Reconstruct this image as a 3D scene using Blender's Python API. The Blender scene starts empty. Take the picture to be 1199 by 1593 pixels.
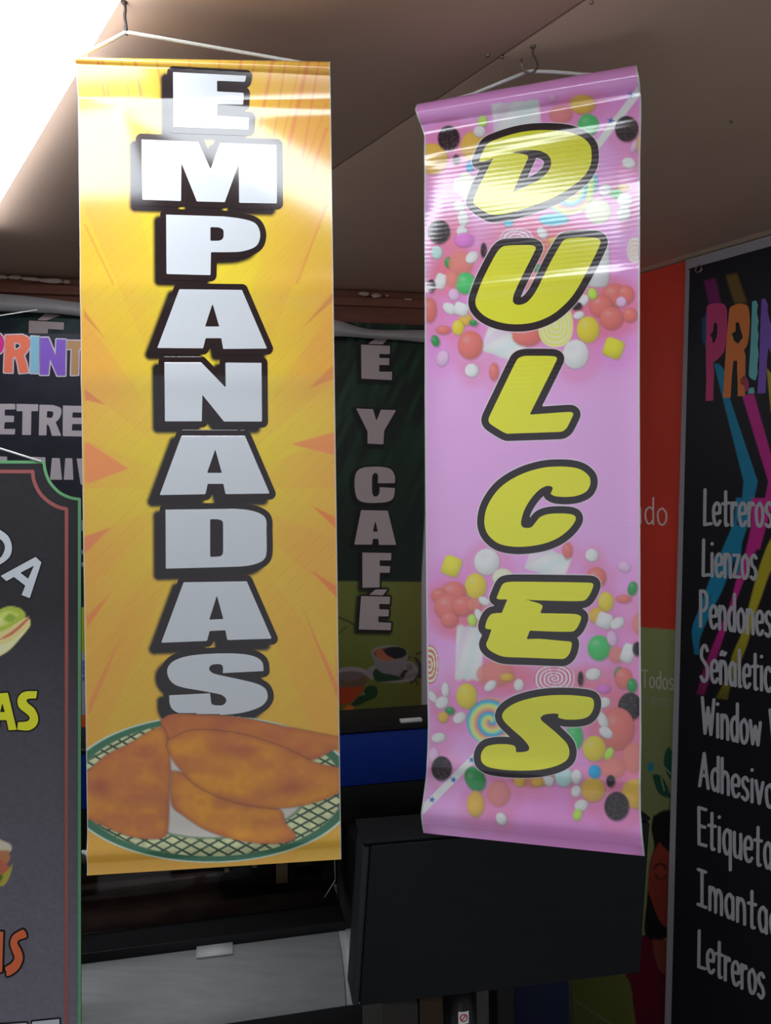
import bpy, math, random
import numpy as np

# ------------------------------------------------------------------ camera
S = bpy.context.scene
COL = S.collection
W, H, F = 1199, 1593, 1196.0            # picture size and focal length in pixels
CZ, ROLL = 1.95, 0.012                  # lens height, slight roll
CEIL = CZ + 0.79
RIGHT = np.array([math.cos(ROLL), 0, -math.sin(ROLL)])
UP = np.array([math.sin(ROLL), 0, math.cos(ROLL)])
FWD = np.array([0.0, 1.0, 0.0])
EYE = np.array([0.0, 0.0, CZ])
cam_data = bpy.data.cameras.new('camera')
cam = bpy.data.objects.new('camera', cam_data)
COL.objects.link(cam)
cam_data.sensor_fit = 'VERTICAL'
cam_data.sensor_height = 36.0
cam_data.lens = 36.0 * F / H
cam_data.clip_start = 0.02
from mathutils import Matrix, Vector
M4 = Matrix.Identity(4)
for i in range(3):
    M4[i][0] = RIGHT[i]; M4[i][1] = UP[i]; M4[i][2] = -FWD[i]; M4[i][3] = EYE[i]
cam.matrix_world = M4
S.camera = cam

# ------------------------------------------------------------------ world, exposure
world = bpy.data.worlds.new('daylight')
S.world = world
world.use_nodes = True
bg = world.node_tree.nodes['Background']
bg.inputs['Color'].default_value = (0.86, 0.93, 1.0, 1)
bg.inputs['Strength'].default_value = 0.42
S.view_settings.view_transform = 'Standard'
S.view_settings.look = 'None'
S.view_settings.exposure = 0.02
S.view_settings.gamma = 1.0
S.view_settings.use_curve_mapping = False
LAMP = 10.0                              # radiance of the ceiling lamps
LAMP_COLOR = (0.91, 0.97, 1.03)

# ------------------------------------------------------------------ helpers: pixels, maths
def ray(px, py):
    return FWD + RIGHT * ((px - W / 2) / F) + UP * ((H / 2 - py) / F)
def at(px, py, D):
    return EYE + ray(px, py) * D
def onplane(px, py, z):
    r = ray(px, py)
    return EYE + r * ((z - CZ) / r[2])
def proj(P):
    Q = P - EYE
    d = Q[..., 1]
    return np.stack([W / 2 + F * (Q @ RIGHT) / d, H / 2 - F * (Q @ UP) / d], -1)
def lin(c):
    c = np.asarray(c, float) / 255.0
    return np.where(c <= 0.04045, c / 12.92, ((c + 0.055) / 1.055) ** 2.4)
def alb(c, w):
    """print colour seen under light in which white paper shows linear value w -> reflectance"""
    return np.clip(lin(c) * 0.8 / w, 0.004, 0.93)

RNG = np.random.RandomState(7)
TAB = RNG.rand(64, 64)
def noise(x, y):
    xi = np.floor(x).astype(int); yi = np.floor(y).astype(int)
    fx = x - xi; fy = y - yi
    fx = fx * fx * (3 - 2 * fx); fy = fy * fy * (3 - 2 * fy)
    g = lambda a, b: TAB[a % 64, b % 64]
    return (g(xi, yi) * (1 - fx) + g(xi + 1, yi) * fx) * (1 - fy) + (g(xi, yi + 1) * (1 - fx) + g(xi + 1, yi + 1) * fx) * fy

def path(s, ox=0, oy=0, k=1.0, closed=True, step=5):
    """'x,y x,y sx,y' : s marks a smooth point"""
    P, sm = [], []
    for tok in s.split():
        sm.append(tok[0] == 's')
        a, b = tok.lstrip('s').split(',')
        P.append((ox + float(a) * k, oy + float(b) * k))
    P = np.array(P); n = len(P); out = []
    for i in range(n if closed else n - 1):
        a, b = P[i], P[(i + 1) % n]
        j = (i + 1) % n
        ta = (P[(i + 1) % n] - P[i - 1]) / 2 if sm[i] and (closed or i > 0) else (b - a)
        tb = (P[(j + 1) % n] - P[j - 1]) / 2 if sm[j] and (closed or j < n - 1) else (b - a)
        if not sm[i] and not sm[j]:
            out.append(a); continue
        L = np.linalg.norm(b - a)
        la, lb = np.linalg.norm(ta), np.linalg.norm(tb)
        ta = ta / max(la, 1e-9) * min(la, L * 1.2); tb = tb / max(lb, 1e-9) * min(lb, L * 1.2)
        for t in np.arange(step) / step:
            h1 = 2 * t**3 - 3 * t**2 + 1; h2 = t**3 - 2 * t**2 + t; h3 = -2 * t**3 + 3 * t**2; h4 = t**3 - t**2
            out.append(h1 * a + h2 * ta + h3 * b + h4 * tb)
    if not closed:
        out.append(P[-1])
    return np.array(out)

def seg_dist(X, Y, pts, closed):
    d = np.full(X.shape, 1e9)
    n = len(pts)
    for i in range(n if closed else n - 1):
        ax, ay = pts[i]; bx, by = pts[(i + 1) % n]
        vx, vy = bx - ax, by - ay
        t = np.clip(((X - ax) * vx + (Y - ay) * vy) / (vx * vx + vy * vy + 1e-12), 0, 1)
        d = np.minimum(d, (X - ax - t * vx) ** 2 + (Y - ay - t * vy) ** 2)
    return np.sqrt(d)
def poly_sdf(X, Y, loops):
    d = np.full(X.shape, 1e9); ins = np.zeros(X.shape, bool)
    for pts in loops:
        d = np.minimum(d, seg_dist(X, Y, pts, True))
        n = len(pts)
        for i in range(n):
            ax, ay = pts[i]; bx, by = pts[(i + 1) % n]
            if ay == by: continue
            c = ((ay > Y) != (by > Y)) & (X < (bx - ax) * (Y - ay) / (by - ay) + ax)
            ins ^= c
    return np.where(ins, -d, d)
class Glyph:
    """a printed shape given by filled loops and / or strokes, in picture units of the flat artwork"""
    def __init__(self, loops=(), strokes=()):
        self.loops = [np.asarray(l) for l in loops]
        self.strokes = [(np.asarray(p), w) for p, w in strokes]
        A = [l for l in self.loops] + [p - w / 2 for p, w in self.strokes] + [p + w / 2 for p, w in self.strokes]
        A = np.concatenate(A)
        self.lo, self.hi = A.min(0), A.max(0)
    def sdf(self, X, Y):
        d = np.full(X.shape, 1e9)
        if self.loops: d = poly_sdf(X, Y, self.loops)
        for p, w in self.strokes:
            d = np.minimum(d, seg_dist(X, Y, p, False) - w / 2)
        return d
def G(ox, oy, k, *paths):
    return Glyph([path(p, ox, oy, k) for p in paths])

# ------------------------------------------------------------------ helpers: meshes and objects
def raw_mesh(name, V, loops, sizes, mats, midx=None, cols=None, smooth=False):
    me = bpy.data.meshes.new(name)
    V = np.ascontiguousarray(V, dtype=np.float32); loops = np.asarray(loops, np.int32); sizes = np.asarray(sizes, np.int32)
    me.vertices.add(len(V)); me.vertices.foreach_set('co', V.ravel())
    me.loops.add(len(loops)); me.loops.foreach_set('vertex_index', loops)
    me.polygons.add(len(sizes))
    me.polygons.foreach_set('loop_start', np.concatenate([[0], np.cumsum(sizes)[:-1]]).astype(np.int32))
    for m in mats: me.materials.append(m)
    if midx is not None: me.polygons.foreach_set('material_index', np.asarray(midx, np.int32))
    if smooth: me.polygons.foreach_set('use_smooth', np.ones(len(sizes), bool))
    me.update(calc_edges=True)
    if cols is not None:
        at_ = me.attributes.new('Col', 'FLOAT_COLOR', 'POINT')
        c4 = np.ones((len(V), 4), np.float32); c4[:, :3] = cols
        at_.data.foreach_set('color', c4.ravel())
    return me
def root_loc(p):
    l = np.zeros(3)
    while p is not None:
        l = l + np.array(p.location); p = p.parent
    return l
def link(name, me, parent=None):
    o = bpy.data.objects.new(name, me)
    COL.objects.link(o)
    if parent is not None: o.parent = parent
    return o
def obj(name, V, faces, m, parent=None, smooth=False, midx=None, cols=None):
    V = np.asarray(V, float) - root_loc(parent)
    loops = [i for f in faces for i in f]
    me = raw_mesh(name, V, loops, [len(f) for f in faces], m if isinstance(m, list) else [m], midx, cols, smooth)
    return link(name, me, parent)
def empty(name, loc, label, cat, group=None):
    o = bpy.data.objects.new(name, None)
    COL.objects.link(o)
    o.location = tuple(loc); o.empty_display_size = 0.05
    tag(o, label, cat, group)
    return o
def tag(o, label=None, cat=None, group=None, kind=None):
    if label: o['label'] = label
    if cat: o['category'] = cat
    if group: o['group'] = group
    if kind: o['kind'] = kind
    return o
class MB:
    def __init__(s): s.V, s.Fc = [], []
    def add(s, V, Fc):
        b = len(s.V); s.V += [tuple(v) for v in V]; s.Fc += [tuple(i + b for i in f) for f in Fc]
        return s
    def hexa(s, P):                      # P: 4 front corners (ccw), 4 back corners
        return s.add(P, [(0, 1, 2, 3), (7, 6, 5, 4), (0, 4, 5, 1), (1, 5, 6, 2), (2, 6, 7, 3), (3, 7, 4, 0)])
    def box(s, o, ex, ey, ez, x0, x1, y0, y1, z0, z1):
        f = lambda x, y, z: o + ex * x + ey * y + ez * z
        return s.hexa([f(x0, y0, z0), f(x1, y0, z0), f(x1, y0, z1), f(x0, y0, z1), f(x0, y1, z0), f(x1, y1, z0), f(x1, y1, z1), f(x0, y1, z1)])
    def tube(s, pts, r, n=10, cap=True):
        pts = [np.asarray(p, float) for p in pts]
        rr = r if hasattr(r, '__len__') else [r] * len(pts)
        up = None; V = []; m = len(pts)
        for i, p in enumerate(pts):
            t = pts[min(i + 1, m - 1)] - pts[max(i - 1, 0)]; t = t / np.linalg.norm(t)
            if up is None:
                up = np.cross(t, [0, 0, 1.0])
                if np.linalg.norm(up) < 0.1: up = np.cross(t, [0, 1.0, 0])
            up = up - t * (up @ t); up /= np.linalg.norm(up)
            b = np.cross(t, up)
            for k in range(n):
                a = 2 * math.pi * k / n
                V.append(p + (up * math.cos(a) + b * math.sin(a)) * rr[i])
        Fc = [(i * n + k, i * n + (k + 1) % n, (i + 1) * n + (k + 1) % n, (i + 1) * n + k) for i in range(m - 1) for k in range(n)]
        if cap:
            Fc += [tuple(range(n))[::-1], tuple(range((m - 1) * n, m * n))]
        return s.add(V, Fc)
    def prism(s, prof, d):               # closed profile (3D points), extruded by the vector d
        n = len(prof); V = list(prof) + [p + d for p in prof]
        return s.add(V, [(i, (i + 1) % n, n + (i + 1) % n, n + i) for i in range(n)] + [tuple(range(n))[::-1], tuple(range(n, 2 * n))])
    def out(s, name, m, parent=None, smooth=False, bevel=0):
        o = obj(name, s.V, s.Fc, m, parent, smooth)
        if bevel:
            b = o.modifiers.new('bevel', 'BEVEL'); b.width = bevel; b.segments = 2; b.limit_method = 'ANGLE'
        return o
EX, EY, EZ = np.eye(3)

# ------------------------------------------------------------------ materials
def mat(name, color=(0.5, 0.5, 0.5), rough=0.5, metal=0.0, spec=0.5, attr=False, noise_amt=0.0, noise_scale=8.0, bump=0.0,
        ridges=None, emit=None, stretch=(1, 1, 1), color2=None, trans=0.0, coat=0.0):
    m = bpy.data.materials.new(name); m.use_nodes = True
    nt = m.node_tree; N = nt.nodes; L = nt.links
    b = N['Principled BSDF']
    b.inputs['Base Color'].default_value = (*color, 1)
    b.inputs['Roughness'].default_value = rough
    b.inputs['Metallic'].default_value = metal
    b.inputs['Specular IOR Level'].default_value = spec
    if trans: b.inputs['Transmission Weight'].default_value = trans
    if coat: b.inputs['Coat Weight'].default_value = coat; b.inputs['Coat Roughness'].default_value = 0.08
    tc = N.new('ShaderNodeTexCoord'); mp = N.new('ShaderNodeMapping')
    L.new(tc.outputs['Object'], mp.inputs['Vector']); mp.inputs['Scale'].default_value = stretch
    src = None
    if attr:
        a = N.new('ShaderNodeAttribute'); a.attribute_name = 'Col'
        L.new(a.outputs['Color'], b.inputs['Base Color']); src = a.outputs['Color']
    if noise_amt or bump:
        nz = N.new('ShaderNodeTexNoise'); nz.inputs['Scale'].default_value = noise_scale; nz.inputs['Detail'].default_value = 6
        L.new(mp.outputs['Vector'], nz.inputs['Vector'])
    if noise_amt:
        mx = N.new('ShaderNodeMix'); mx.data_type = 'RGBA'
        c2 = color2 if color2 is not None else tuple(c * 0.6 for c in color)
        rmp = N.new('ShaderNodeMapRange')
        rmp.inputs['From Min'].default_value = 0.35; rmp.inputs['From Max'].default_value = 0.68; rmp.inputs['To Max'].default_value = noise_amt
        L.new(nz.outputs['Fac'], rmp.inputs['Value']); L.new(rmp.outputs['Result'], mx.inputs['Factor'])
        mx.inputs['A'].default_value = (*color, 1); mx.inputs['B'].default_value = (*c2, 1)
        if src: L.new(src, mx.inputs['A'])
        L.new(mx.outputs['Result'], b.inputs['Base Color'])
    if ridges:                            # (cycles per metre, strength): fine weave of the banner vinyl
        wv = N.new('ShaderNodeTexWave'); wv.wave_type = 'BANDS'; wv.bands_direction = 'Z'
        wv.inputs['Scale'].default_value = ridges[0] / 20 * 2 * math.pi / 2; wv.inputs['Distortion'].default_value = 1.2
        wv.inputs['Detail'].default_value = 2; wv.inputs['Detail Scale'].default_value = 1.5
        L.new(tc.outputs['Object'], wv.inputs['Vector'])
        bp = N.new('ShaderNodeBump'); bp.inputs['Strength'].default_value = ridges[1]; bp.inputs['Distance'].default_value = 0.001
        L.new(wv.outputs['Fac'], bp.inputs['Height']); L.new(bp.outputs['Normal'], b.inputs['Normal'])
    elif bump:
        bp = N.new('ShaderNodeBump'); bp.inputs['Strength'].default_value = bump; bp.inputs['Distance'].default_value = 0.01
        L.new(nz.outputs['Fac'], bp.inputs['Height']); L.new(bp.outputs['Normal'], b.inputs['Normal'])
    if emit:
        b.inputs['Emission Color'].default_value = (*emit[0], 1); b.inputs['Emission Strength'].default_value = emit[1]
    return m

YR = dict(rough=0.12, spec=0.9)
PR = dict(rough=0.13, spec=1.0, ridges=(260, 0.035))
m_yprint = mat('yellow_banner_print', attr=True, **YR)
m_ywhite = mat('white_ink', (0.69, 0.72, 0.765), **YR)
m_yblack = mat('brown_black_ink', (0.022, 0.012, 0.014), **YR)
m_pprint = mat('candy_banner_print', attr=True, **PR)
m_pyellow = mat('lemon_yellow_ink', tuple(alb((208, 203, 55), 0.52)), **PR)
m_pblack = mat('soft_black_ink', (0.036, 0.026, 0.032), **PR)
m_pwhite = mat('white_halo_ink', (0.78, 0.72, 0.8), **PR)
m_vinyl = mat('white_vinyl_back', (0.78, 0.77, 0.76), rough=0.45)
m_print = mat('printed_vinyl', attr=True, rough=0.42, spec=0.3)
m_printg = mat('glossy_printed_board', attr=True, rough=0.25, spec=0.4)
m_ink = {}
def ink(name, c, rough=0.42):
    if name not in m_ink: m_ink[name] = mat(name, tuple(c), rough=rough, spec=0.3)
    return m_ink[name]
m_cord = mat('white_cord', (0.8, 0.79, 0.76), rough=0.6, noise_amt=0.3, noise_scale=300)
m_steel = mat('dull_steel', (0.32, 0.29, 0.26), rough=0.35, metal=1.0)
m_rod = mat('wooden_dowel', (0.42, 0.12, 0.10), rough=0.6, noise_amt=0.4, noise_scale=40)
m_ceil = mat('beige_ceiling_board', (0.66, 0.47, 0.36), rough=0.7, spec=0.3, noise_amt=0.35, noise_scale=3.0, color2=(0.55, 0.38, 0.285), bump=0.03)
m_gap = mat('dark_gap', (0.05, 0.035, 0.028), rough=0.9)
m_wall = mat('grey_plaster', (0.6, 0.57, 0.54), rough=0.9, noise_amt=0.4, noise_scale=5, bump=0.1)
m_floor = mat('concrete_floor', (0.5, 0.48, 0.46), rough=0.7, noise_amt=0.3, noise_scale=6)
m_beam = mat('reddish_brown_beam', (0.27, 0.095, 0.06), rough=0.65, noise_amt=0.7, noise_scale=6, stretch=(1, 1, 6), color2=(0.16, 0.055, 0.035), bump=0.25)
m_torn = mat('torn_plaster', (0.62, 0.46, 0.38), rough=0.9, noise_amt=0.5, noise_scale=30)
m_tarp = mat('pale_grey_sheet', (0.5, 0.47, 0.48), rough=0.6, noise_amt=0.3, noise_scale=9, bump=0.15)
m_lampbody = mat('white_lamp_housing', (0.8, 0.8, 0.8), rough=0.4)
m_lamp = mat('lamp_diffuser', (0.9, 0.9, 0.9), rough=0.4, emit=(LAMP_COLOR, LAMP))
m_black = mat('black_plastic', (0.006, 0.006, 0.007), rough=0.5, spec=0.3)
m_blue = mat('royal_blue_plastic', (0.004, 0.030, 0.27), rough=0.5, spec=0.25)
m_panel = mat('charcoal_panel', (0.010, 0.011, 0.013), rough=0.7, spec=0.25, noise_amt=0.4, noise_scale=18, stretch=(0.3, 1, 4))
m_panelrim = mat('charcoal_rim', (0.03, 0.032, 0.035), rough=0.6, spec=0.3)
m_alu = mat('brushed_grey_metal', (0.54, 0.555, 0.56), rough=0.5, metal=0.1, noise_amt=0.35, noise_scale=14, stretch=(0.15, 6, 6))
m_brown = mat('dark_brown_interior', (0.42, 0.27, 0.21), rough=0.7, noise_amt=0.8, noise_scale=10, color2=(0.2, 0.13, 0.105))
m_glass = bpy.data.materials.new('clear_window'); m_glass.use_nodes = True
_n = m_glass.node_tree; _n.nodes.remove(_n.nodes['Principled BSDF'])
_t = _n.nodes.new('ShaderNodeBsdfTransparent'); _g = _n.nodes.new('ShaderNodeBsdfGlossy'); _x = _n.nodes.new('ShaderNodeMixShader'); _f = _n.nodes.new('ShaderNodeFresnel')
_t.inputs['Color'].default_value = (0.9, 0.9, 0.9, 1); _g.inputs['Roughness'].default_value = 0.08; _f.inputs['IOR'].default_value = 1.45
_n.links.new(_f.outputs[0], _x.inputs[0]); _n.links.new(_t.outputs[0], _x.inputs[1]); _n.links.new(_g.outputs[0], _x.inputs[2])
_n.links.new(_x.outputs[0], _n.nodes['Material Output'].inputs['Surface'])
m_label = mat('white_label', (0.8, 0.8, 0.82), rough=0.4)
m_card = mat('brown_cardboard', (0.10, 0.06, 0.035), rough=0.85, noise_amt=0.3, noise_scale=12)
m_grey = mat('pale_grey_plastic', (0.45, 0.43, 0.47), rough=0.5)
m_navy = mat('navy_plastic', (0.004, 0.008, 0.04), rough=0.5, spec=0.2)
m_tape = mat('beige_tape', (0.5, 0.38, 0.2), rough=0.3)
m_brass = mat('worn_brass', (0.5, 0.36, 0.16), rough=0.4, metal=1.0)

# ------------------------------------------------------------------ printed sheets
class Sheet:
    """a sheet spanned by four corners, with a relief n(u,t) and side edges xl(t), xr(t) in metres"""
    def __init__(s, TL, TR, BL, BR, n=None, xl=None, xr=None):
        s.C = [np.asarray(c, float) for c in (TL, TR, BL, BR)]
        s.n, s.xl, s.xr = n, xl, xr
        e = s.C[1] - s.C[0]; d = s.C[2] - s.C[0]
        N = np.cross(e, -d); N = N / np.linalg.norm(N)
        if N[1] > 0 and abs(N[1]) > 0.05: N = -N
        s.N = N; s.E = e / np.linalg.norm(e)
        s.w = np.linalg.norm(e); s.h = np.linalg.norm(d)
    def base(s, u, t):
        TL, TR, BL, BR = s.C
        u = np.asarray(u)[..., None]; t_ = np.asarray(t)[..., None]
        L = TL * (1 - t_) + BL * t_; R = TR * (1 - t_) + BR * t_
        if s.xl: L = L + s.E * s.xl(np.asarray(t))[..., None]
        if s.xr: R = R + s.E * s.xr(np.asarray(t))[..., None]
        return L * (1 - u) + R * u
    def pt(s, u, t, eps=0.0):
        P = s.base(u, t)
        o = eps + (s.n(np.asarray(u), np.asarray(t)) if s.n else 0.0)
        return P + s.N * (np.asarray(o)[..., None] if np.ndim(o) else o)
    def inv(s, px):
        """artwork position -> place on the sheet"""
        px = np.asarray(px, float)
        c = proj(np.array(s.C))
        t = (px[:, 1] - c[0, 1]) / (c[2, 1] - c[0, 1]); u = (px[:, 0] - c[0, 0]) / (c[1, 0] - c[0, 0])
        for _ in range(7):
            p = proj(s.pt(u, t)); h = 1e-3
            a = (proj(s.pt(u + h, t)) - p) / h; b = (proj(s.pt(u, t + h)) - p) / h
            r = px - p
            det = a[:, 0] * b[:, 1] - a[:, 1] * b[:, 0]
            du = (r[:, 0] * b[:, 1] - r[:, 1] * b[:, 0]) / det; dt = (a[:, 0] * r[:, 1] - a[:, 1] * r[:, 0]) / det
            u = u + np.clip(du, -0.3, 0.3); t = t + np.clip(dt, -0.1, 0.1)
        return u, t
    def place(s, px, eps):
        u, t = s.inv(px)
        return s.pt(u, t, eps)

def sheet_mesh(name, sh, us, ts, painter, m, parent, extra_rows=None):
    """the printed sheet itself: a fine grid whose vertices carry the print's colours"""
    Ug, Tg = np.meshgrid(us, ts)
    P = sh.pt(Ug, Tg)
    art = proj(P)
    if extra_rows is not None:           # the sleeve turned over the rod, seen from behind / above
        E = np.stack([sh.base(us, np.full(len(us), t)) + sh.N * o for t, o in extra_rows])
        P = np.concatenate([E, P]); art = np.concatenate([np.repeat(art[:1], len(E), 0), art])
    nr, nc = P.shape[:2]
    cv = Canvas(art[..., 0].ravel(), art[..., 1].ravel())
    cv.u = np.tile(us, nr)
    painter(cv)
    idx = np.arange(nr * nc).reshape(nr, nc)
    q = np.stack([idx[:-1, :-1], idx[1:, :-1], idx[1:, 1:], idx[:-1, 1:]], -1).reshape(-1, 4)
    V = P.reshape(-1, 3) - root_loc(parent)
    me = raw_mesh(name, V, q.ravel(), np.full(len(q), 4), [m], cols=cv.c, smooth=True)
    return link(name, me, parent)

def backing(sh, parent, nu=30, nt=160, eps=-0.0012, grow=0.0008):
    us = np.linspace(-grow / sh.w, 1 + grow / sh.w, nu); ts = np.linspace(0.0, 1.0, nt)
    if sh.n: ts = np.concatenate([np.linspace(0.0, 0.05, 40)[:-1], ts[ts > 0.05]]); nt = len(ts)
    U, T = np.meshgrid(us, ts)
    P = sh.pt(U, T, eps).reshape(-1, 3)
    q = [(j * nu + i, j * nu + i + 1, (j + 1) * nu + i + 1, (j + 1) * nu + i) for j in range(nt - 1) for i in range(nu - 1)]
    return tag(obj('backing', P, q, m_vinyl, parent, smooth=True), 'plain white back of the vinyl')

class Canvas:
    def __init__(s, X, Y):
        s.X, s.Y = X, Y; s.c = np.zeros((len(X), 3)); s.u = None
    def sel(s, x0, y0, x1, y1):
        return np.nonzero((s.X > x0) & (s.X < x1) & (s.Y > y0) & (s.Y < y1))[0]
    def mix(s, i, a, col):
        a = np.clip(a, 0, 1)[:, None]
        s.c[i] = s.c[i] * (1 - a) + np.asarray(col) * a
    def ell(s, cx, cy, rx, ry, col, rot=0, soft=1.2, a=1.0, power=2, light=0.0, hl=None):
        r = max(rx, ry) + soft * 2 + 2
        i = s.sel(cx - r * 1.2, cy - r * 1.2, cx + r * 1.2, cy + r * 1.2)
        if not len(i): return
        c, n = math.cos(rot), math.sin(rot)
        dx, dy = s.X[i] - cx, s.Y[i] - cy
        x = (dx * c + dy * n) / rx; y = (-dx * n + dy * c) / ry
        q = (np.abs(x) ** power + np.abs(y) ** power) ** (1 / power)
        d = (q - 1) * min(rx, ry)
        cov = np.clip(0.5 - d / soft, 0, 1) * a
        if light:
            sh = 1 + light * (0.35 - ((x + 0.3) ** 2 + (y + 0.35) ** 2))
            colr = np.clip(np.asarray(col)[None] * sh[:, None], 0.003, 0.93)
            s.mix(i, cov, colr)
        else:
            s.mix(i, cov, col)
        if hl is not None:
            g = np.exp(-(((x + 0.3) / 0.3) ** 2 + ((y + 0.4) / 0.22) ** 2))
            s.mix(i, g * hl * (cov > 0.5), (0.85, 0.83, 0.84))
    def glyph(s, g, col, level=0.0, soft=1.2, a=1.0, dx=0, dy=0):
        m = abs(level) + soft * 2 + 2
        i = s.sel(g.lo[0] - m + dx, g.lo[1] - m + dy, g.hi[0] + m + dx, g.hi[1] + m + dy)
        if not len(i): return
        d = g.sdf(s.X[i] - dx, s.Y[i] - dy) - level
        t = np.clip(0.5 - d / soft, 0, 1)
        if soft > 4: t = t * t * (3 - 2 * t)
        s.mix(i, t * a, col)
    def poly(s, p, col, soft=1.2, a=1.0, level=0.0):
        s.glyph(Glyph([path(p) if isinstance(p, str) else p]), col, level, soft, a)
    def line(s, p, w, col, soft=1.2, a=1.0):
        s.glyph(Glyph(strokes=[(path(p, closed=False) if isinstance(p, str) else np.asarray(p, float), w)]), col, 0, soft, a)

def ms_fill(v, ox, oy, h):
    """region v>0 of a grid of values as polygons (marching squares, welded)"""
    ny, nx = v.shape
    ins = v > 0
    case = ins[:-1, :-1] * 1 + ins[:-1, 1:] * 2 + ins[1:, 1:] * 4 + ins[1:, :-1] * 8
    Nn = nx * ny
    loops, sizes = [], []
    for c in range(1, 16):
        J, I = np.nonzero(case == c)
        if not len(J): continue
        corner = [J * nx + I, J * nx + I + 1, (J + 1) * nx + I + 1, (J + 1) * nx + I]
        edge = [Nn + J * nx + I, 2 * Nn + J * nx + I + 1, Nn + (J + 1) * nx + I, 2 * Nn + J * nx + I]
        poly = []
        for k in range(4):
            a, b = (c >> k) & 1, (c >> ((k + 1) % 4)) & 1
            if a: poly.append(corner[k])
            if a != b: poly.append(edge[k])
        p = np.stack(poly, -1)
        loops.append(p.ravel()); sizes.append(np.full(len(p), p.shape[1]))
    loops = np.concatenate(loops); sizes = np.concatenate(sizes)
    ids, inv = np.unique(loops, return_inverse=True)
    kind = ids // Nn; r = ids % Nn; j, i = r // nx, r % nx
    x = i.astype(float); y = j.astype(float)
    hm = kind == 1
    a, b = v[j[hm], i[hm]], v[j[hm], i[hm] + 1]; x[hm] += a / (a - b)
    vm = kind == 2
    a, b = v[j[vm], i[vm]], v[j[vm] + 1, i[vm]]; y[vm] += a / (a - b)
    return np.stack([ox + x * h, oy + y * h], -1), inv.ravel(), sizes

def letter(sh, parent, g, layers, h=1.5, name='letter', lift=0.0004, label=None):
    """one printed character: layers = [(grow in artwork units, material)], lowest first"""
    V, Lp, Sz, Mi = [], [], [], []
    nb = 0
    mats = []
    for q, (lev, m) in enumerate(layers):
        pad = max(lev, 0) + 2 * h
        nx = int((g.hi[0] - g.lo[0] + 2 * pad) / h) + 2; ny = int((g.hi[1] - g.lo[1] + 2 * pad) / h) + 2
        ox, oy = g.lo[0] - pad, g.lo[1] - pad
        X, Y = np.meshgrid(ox + np.arange(nx) * h, oy + np.arange(ny) * h)
        v = lev - g.sdf(X, Y)
        v[np.abs(v) < 1e-6] = 1e-6
        p, lp, sz = ms_fill(v, ox, oy, h)
        V.append(sh.place(p, lift * (q + 1))); Lp.append(lp + nb); Sz.append(sz); Mi.append(np.full(len(sz), q))
        nb += len(p); mats.append(m)
    Lp = np.concatenate(Lp); Sz = np.concatenate(Sz)
    # reverse winding so that faces look out of the sheet
    st = np.concatenate([[0], np.cumsum(Sz)[:-1]])
    order = np.concatenate([np.arange(a + n - 1, a - 1, -1) for a, n in zip(st, Sz)])
    me = raw_mesh(name, np.concatenate(V) - root_loc(parent), Lp[order], Sz, mats, np.concatenate(Mi), smooth=True)
    o = link(name, me, parent)
    if label: o['label'] = label
    return o

# ================================================================== THE SETTING
d_room = onplane(515, 265, CEIL) - onplane(910, 0, CEIL); d_room /= np.linalg.norm(d_room)
p_room = np.array([d_room[1], -d_room[0], 0.0])           # to the right, across the seams
seam0 = onplane(910, 0, CEIL)
BL0, BL1 = onplane(0, 428, CEIL), onplane(660, 455, CEIL)   # back wall line at the ceiling
b_dir = (BL1 - BL0) / np.linalg.norm(BL1 - BL0); b_nor = np.array([b_dir[1], -b_dir[0], 0])   # towards the camera
RW0 = onplane(1066, 402, CEIL)                             # right wall line
r_dir = np.array([-940.0, 1196.0, 0]); r_dir /= np.linalg.norm(r_dir)
r_nor = np.array([-r_dir[1], r_dir[0], 0])                 # into the room

# walls, floor
def slab(name, a, b, thick_dir, z0, z1, th, m, label):
    o = MB()
    P = [np.array([a[0], a[1], z0]), np.array([b[0], b[1], z0]), np.array([b[0], b[1], z1]), np.array([a[0], a[1], z1])]
    o.hexa(P + [p + thick_dir * th for p in P])
    return tag(o.out(name, m), label, kind='structure')
off_b = BL0 - b_nor * 0.06
corner_left = off_b - b_dir * 1.4
den = b_dir[0] * r_dir[1] - b_dir[1] * r_dir[0]
rw = RW0 - r_nor * 0.035
dd = rw - off_b
corner_right = off_b + b_dir * ((dd[0] * r_dir[1] - dd[1] * r_dir[0]) / den)
near_right = corner_right - r_dir * 2.6
slab('wall_back', corner_left, corner_right, -b_nor, 0, CEIL, 0.1, m_wall, 'grey plastered back wall behind the hanging signs')
slab('wall_right', corner_right, near_right, -r_nor, 0, CEIL, 0.1, m_wall, 'grey plastered right wall behind the black price board')
slab('wall_left', np.array([corner_left[0], -1.6, 0]), corner_left, -EX, 0, CEIL, 0.1, m_wall, 'grey plastered left wall out of the picture')
fl = MB(); fl.box(np.zeros(3), EX, EY, EZ, -3.2, 3.6, -1.8, 4.0, -0.1, 0.0)
tag(fl.out('floor', m_floor), 'grey concrete shop floor', kind='structure')

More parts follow.
